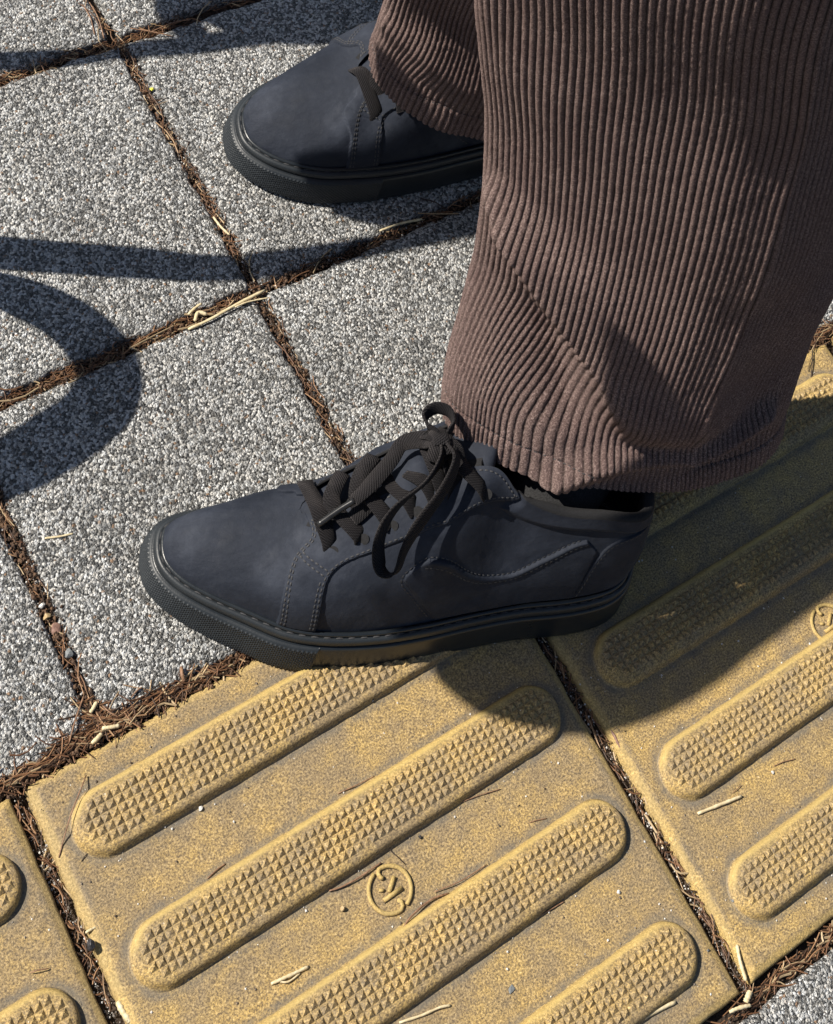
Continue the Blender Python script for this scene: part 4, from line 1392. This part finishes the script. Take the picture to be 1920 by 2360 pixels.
straw('leaf_scrap', [[198.2, 215.8, 2.0], [203.8, 217.9, 2.6], [209.2, 219.1, 2.2]], 1.3, M['straw'], 'pale leaf sliver at the left of the long straw', 'leaf scrap')
straw('straw', [[245.9, 274.7, 1.0], [247.0, 265.6, 1.5], [249.7, 257.7, 1.2]], 1.1, M['straw'], 'pale straw in the joint just below the far sneaker', 'straw')
straw('straw', [[59.0, 121.5, 1.0], [66.1, 118.6, 1.4], [74.5, 116.5, 1.0]], 0.9, M['straw'], 'lone pale straw on the grey stone at the left edge', 'straw')
straw('straw', [[346.9, 217.3, 1.0], [362.2, 216.1, 1.6], [379.5, 212.9, 1.0]], 1.3, M['straw'], 'flat straw in the shade below the far sneaker', 'straw')
straw('stick', [[329.2, -209.2, 0.9], [345.6, -212.7, 1.2], [359.9, -215.6, 0.9]], 1.4, M['straw'], 'pale stick at the lower side of the uppermost sunlit bar on the right tile', 'stick')
straw('twig', [[356.2, -211.2, 0.6], [359.8, -210.9, 0.8], [363.5, -210.5, 0.6]], 0.4, M['twig'], 'short brown needle above the pale stick on the right tile', 'twig')
straw('straw', [[231.7, -277.9, 0.9], [244.9, -279.6, 1.2], [258.7, -282.2, 0.9]], 1.7, M['straw'], 'flat straw beside the end of the fourth bar at the bottom of the photo', 'straw')
straw('straw', [[309.2, -278.6, -1.0], [305.1, -286.4, 0.4], [302.7, -296.2, -0.5]], 1.5, M['straw'], 'upright cream straw in the gap at the lower corner of the right tile', 'straw')
straw('chip', [[301.9, -301.8, -1.5], [298.7, -303.3, -0.8], [296.3, -304.7, -1.5]], 2.4, M['straw'], 'stubby cream chip below the corner of the middle tile', 'wood chip')
straw('straw', [[284.7, -303.2, -1.0], [290.5, -304.8, 0], [297.8, -307.4, -1.0]], 1.5, M['straw'], 'tan straw next to the stubby chip at the lower right joint', 'straw')
straw('straw', [[66.9, -154.9, 0.8], [75.7, -156.5, 1.6], [88.1, -158.2, 0.8]], 1.3, M['straw'], 'pale straw curl on the band below the second bar', 'straw')
straw('straw', [[69.4, -154.4, 0.8], [74.6, -158.7, 1.3], [82.5, -158.6, 0.8]], 0.7, M['straw'], 'thin straw crossing the pale straw curl below the second bar', 'straw')
straw('twig', [[25.7, -11.3, 1.2], [18.1, -18.4, 5.5], [9.1, -26.8, 6.4], [2.0, -35.2, 1.6], [-3.2, -41.7, -1.0]], 0.75, M['twig'], 'brown twig leaning over the left end of the first bar and into the gap', 'twig')
straw('twig', [[5.8, -49.8, 0.4], [8.9, -48.2, 0.8], [11.5, -47.7, 0.4]], 0.45, M['darktwig'], 'tiny dark twig below the left end of the first bar', 'twig')
straw('twig', [[144.1, -89.8, 0.5], [156.1, -91.4, 1.0], [167.2, -92.3, 0.5]], 0.6, M['twig'], 'dark brown twig lying above the second bar', 'twig')
straw('twig', [[60.5, -91.7, 0.5], [66.3, -90.5, 1.0], [72.3, -90.0, 0.5]], 0.65, M['twig'], 'short brown twig above the left part of the second bar', 'twig')
straw('twig', [[115.6, -131.5, 0.7], [122.5, -133.3, 1.0], [132.4, -134.3, 1.3], [140.1, -134.2, 1.3], [148.0, -134.0, 0.7]], 0.95, M['twig'], 'curved brown twig ending at the upper left of the round emblem', 'twig')
straw('twig', [[119.5, -128.3, 0.6], [122.8, -127.9, 1.4], [126.4, -127.8, 0.6]], 0.8, M['twig'], 'short red brown twig above the curved one by the emblem', 'twig')
straw('twig', [[157.2, -128.0, 0.5], [155.7, -131.2, 0.9], [157.6, -136.2, 0.9], [159.5, -141.4, 0.5]], 0.45, M['darktwig'], 'thin dark hooked twig above the round emblem', 'twig')
straw('bark_crumb', [[155.3, -122.2, 3.4], [156.1, -125.1, 2.4], [157.8, -128.2, 1.0]], 1.6, M['darktwig'], 'black bark crumb on the flank of the second bar', 'bark')
straw('twig', [[139.8, -170.0, 3.0], [147.2, -167.0, 3.2], [157.3, -165.3, 1.8], [165.2, -165.3, 1.6], [173.5, -167.5, 1.6]], 1.05, M['twig'], 'long brown twig resting on the third bar right of the emblem', 'twig')
straw('twig', [[166.7, -162.6, 1.0], [183.4, -165.7, 1.6], [200.7, -166.1, 0.8]], 0.6, M['twig'], 'forked brown twig tip above the third bar', 'twig')
straw('twig', [[204.4, -130.2, 0.5], [216.1, -132.5, 1.0], [229.4, -136.0, 0.5]], 0.55, M['twig'], 'fine brown twig below the end of the second bar', 'twig')
straw('twig', [[234.8, -160.2, 0.5], [239.3, -161.5, 0.9], [245.4, -163.6, 0.5]], 0.5, M['twig'], 'short reddish twig in the bare band above the third bar end', 'twig')
straw('twig', [[212.7, -204.2, 0.5], [220.0, -205.0, 1.0], [230.4, -205.8, 0.5]], 0.7, M['twig'], 'orange twig below the third bar', 'twig')
straw('stalk', [[117.7, -207.2, 0.6], [129.9, -210.8, 1.0], [140.1, -212.8, 1.0], [146.2, -215.1, 0.6]], 1.0, M['straw'], 'tan stalk with a dark tip near the bottom edge', 'stalk')
straw('twig', [[386.5, -173.9, 0.6], [396.6, -175.5, 1.2], [404.8, -176.3, 0.6]], 0.9, M['twig'], 'tan twig above the uppermost sunlit bar on the right tile', 'twig')
straw('twig', [[403.3, -175.5, 0.6], [429.3, -178.0, 1.2], [457.6, -179.1, 0.6]], 0.45, M['twig'], 'long thin twig above the uppermost sunlit bar on the right tile', 'twig')
straw('twig', [[389.5, -212.5, 0.6], [396.8, -213.8, 1.0], [404.6, -216.4, 0.6]], 0.5, M['twig'], 'thin brown twig below the uppermost sunlit bar on the right tile', 'twig')
straw('bark_strip', [[309.4, -141.4, -2.0], [308.9, -147.3, -1.0], [308.5, -154.1, -2.0]], 1.1, M['brownstone'], 'pinkish bark strip in the gap just outside the leg shadow', 'bark')
straw('twig', [[592.9, -1.0, 1.0], [586.6, -7.7, 2.0], [578.6, -17.3, 0.8]], 0.8, M['darktwig'], 'dark forked twig on the yellow tile right of the trouser leg', 'twig')
straw('twig', [[588.6, -5.4, 1.6], [583.4, -8.7, 1.4], [579.0, -13.0, 0.8]], 0.5, M['darktwig'], 'side tine of the dark forked twig right of the trouser leg', 'twig')
straw('straw', [[-5.7, -82.1, -1.5], [-3.4, -82.2, -0.8], [0.9, -82.4, -1.5]], 1.0, M['straw'], 'pinkish straw across the gap left of the middle tile', 'straw')
straw('straw', [[-4.4, -119.6, -3], [-4.3, -125.1, -2.5], [-2.9, -131.5, -3]], 2.2, M['straw'], 'long grey straw down in the gap at the bottom left', 'straw')
straw('twig', [[-38.2, -85.3, 1.5], [-34.7, -86.4, 2.5], [-29.4, -88.3, 1.5]], 0.6, M['twig'], 'red brown twig on the bar of the lower left tile', 'twig')
straw('twig', [[24.8, 9.2, 1.5], [31.5, 17.4, 2.8], [41.5, 27.8, 1.5]], 0.9, M['twig'], 'long brown needle standing out of the drift at the joint corner', 'twig')
straw('straw', [[43.1, 6.9, 2.0], [47.3, 4.9, 2.8], [52.1, 3.5, 2.0]], 1.5, M['straw'], 'cream straw on the needle drift at the upper left of the middle tile', 'straw')
straw('straw', [[34.9, 2.3, 2.0], [37.9, 2.9, 2.8], [41.7, 4.4, 2.0]], 1.7, M['straw'], 'slanting cream straw in the needle drift left of the flat cream straw', 'straw')
straw('straw', [[41.0, 18.0, 1.5], [43.3, 19.1, 2.2], [46.5, 21.4, 1.5]], 1.6, M['straw'], 'cream straw at the mouth of the left paving joint', 'straw')
straw('twig', [[48.6, 18.1, 1.5], [50.3, 12.7, 2.5], [53.7, 8.2, 1.5]], 0.9, M['twig'], 'tan needle bridging the corner of the paving stone', 'twig')
straw('bark_strip', [[96.4, 15.8, 2.0], [94.5, 11.3, 3.5], [94.7, 7.9, 1.5]], 1.5, M['twig'], 'upright red brown scrap in front of the shoe toe', 'bark')
straw('twig', [[71.6, 10.7, 1.0], [76.3, 12.5, 1.8], [82.4, 13.5, 1.2]], 0.8, M['darktwig'], 'dark curved twig on the paving stone edge in front of the shoe', 'twig')
straw('twig', [[64.7, 14.5, 1.0], [68.6, 16.1, 1.6], [72.4, 16.7, 1.0]], 0.9, M['twig'], 'pink brown twig on the paving stone left of the dark curved twig', 'twig')
straw('twig', [[243.1, 470.0, 0.8], [242.9, 454.9, 1.6], [239.7, 437.2, 0.8]], 0.9, M['twig'], 'copper pine needle in the joint at the top left', 'twig')
straw('twig', [[237.8, 470.0, 0.8], [237.8, 457.0, 1.6], [234.8, 442.4, 0.8]], 0.8, M['twig'], 'second copper pine needle left of the longer one at the top left', 'twig')
straw('twig', [[260.2, 438.1, 1.2], [271.6, 430.0, 2.0], [285.9, 420.0, 1.2]], 0.8, M['twig'], 'tan pine needle crossing the joint above the left paving stone', 'twig')
straw('twig', [[273.5, 429.9, 1.2], [290.8, 430.6, 2.2], [304.2, 429.0, 1.2]], 0.7, M['twig'], 'thin tan needle parallel to the upper joint', 'twig')

# unseen curved tubes added left of the frame, shaped only to cast shadows
casters = empty('shadow_casters', (-260, 520, 0))
tag(casters, 'added unseen curved tubes left of the frame, shaped to cast shadows on paving and tiles', 'shadow caster')
hx, hy = sd.x / sd.z, sd.y / sd.z
def caster_tube(nm, pts):
    P = [(x + hx * z, y + hy * z, z) for x, y, z, r in pts]
    K = catmull(np.array([p + (q[3],) for p, q in zip(P, pts)]), 90)
    V, F = tube_pts(K[:, :3] - np.array([-260.0, 520.0, 0]), K[:, 3], 14)
    mesh_obj(nm, V, F, M['caster'], casters)
caster_tube('tube', [(-40, 385, 0, 10), (20, 352, 60, 11), (77, 325, 130, 12), (148, 285, 210, 12), (189, 262, 265, 12), (230, 239, 320, 10.5), (277, 224, 365, 9.5), (327, 211, 400, 8.5), (380, 199, 440, 8), (435, 187, 480, 7.5)])
caster_tube('tube', [(60, 312, 110, 11), (94, 287, 150, 12), (112, 269, 190, 14), (128, 247, 215, 15), (137, 222, 235, 15), (135, 199, 245, 15), (121, 183, 245, 16), (100, 176, 235, 17), (75, 172, 220, 17), (52, 171, 195, 16), (-20, 180, 130, 12), (-80, 205, 60, 10), (-130, 222, 0, 10)])
caster_tube('tube', [(-90, 548, 0, 7), (-20, 520, 80, 7), (80, 482, 175, 7), (148, 453, 235, 7.5), (216, 430, 280, 7.5), (249, 423, 300, 7.5), (302, 407, 340, 8), (374, 392, 390, 9), (425, 380, 430, 10)])
caster_tube('tube', [(302, 407, 340, 8), (300, 440, 330, 12), (330, 446, 350, 17), (392, 414, 390, 17), (450, 395, 430, 16)])
caster_tube('tube', [(230, 500, 290, 10), (290, 478, 330, 14), (350, 460, 370, 18), (420, 432, 410, 20)])
caster_tube('tube', [(238, -55, 470, 8), (246, -70, 480, 14), (264, -91, 500, 20), (294, -113, 520, 22), (331, -124, 535, 23), (375, -129, 550, 22), (418, -131, 570, 18), (463, -134, 600, 14), (517, -139, 640, 9)])  # added to extend the leg's shadow over the yellow tiles
caster_tube('tube', [(246, -62, 470, 8), (273, -76, 490, 13), (307, -92, 510, 15), (344, -106, 530, 13), (378, -114, 550, 11)])
caster_tube('tube', [(329, 249, 400, 9), (352, 233, 410, 12), (383, 217, 430, 14), (419, 209, 450, 15), (459, 205, 470, 14)])  # added to shade the paving below the far shoe
caster_tube('tube', [(319, 434, 330, 12), (346, 416, 350, 20), (379, 401, 370, 24), (417, 393, 400, 26), (458, 389, 430, 26)])
caster_tube('tube', [(322, 447, 330, 12), (364, 435, 350, 22), (414, 418, 380, 26), (469, 409, 420, 26)])
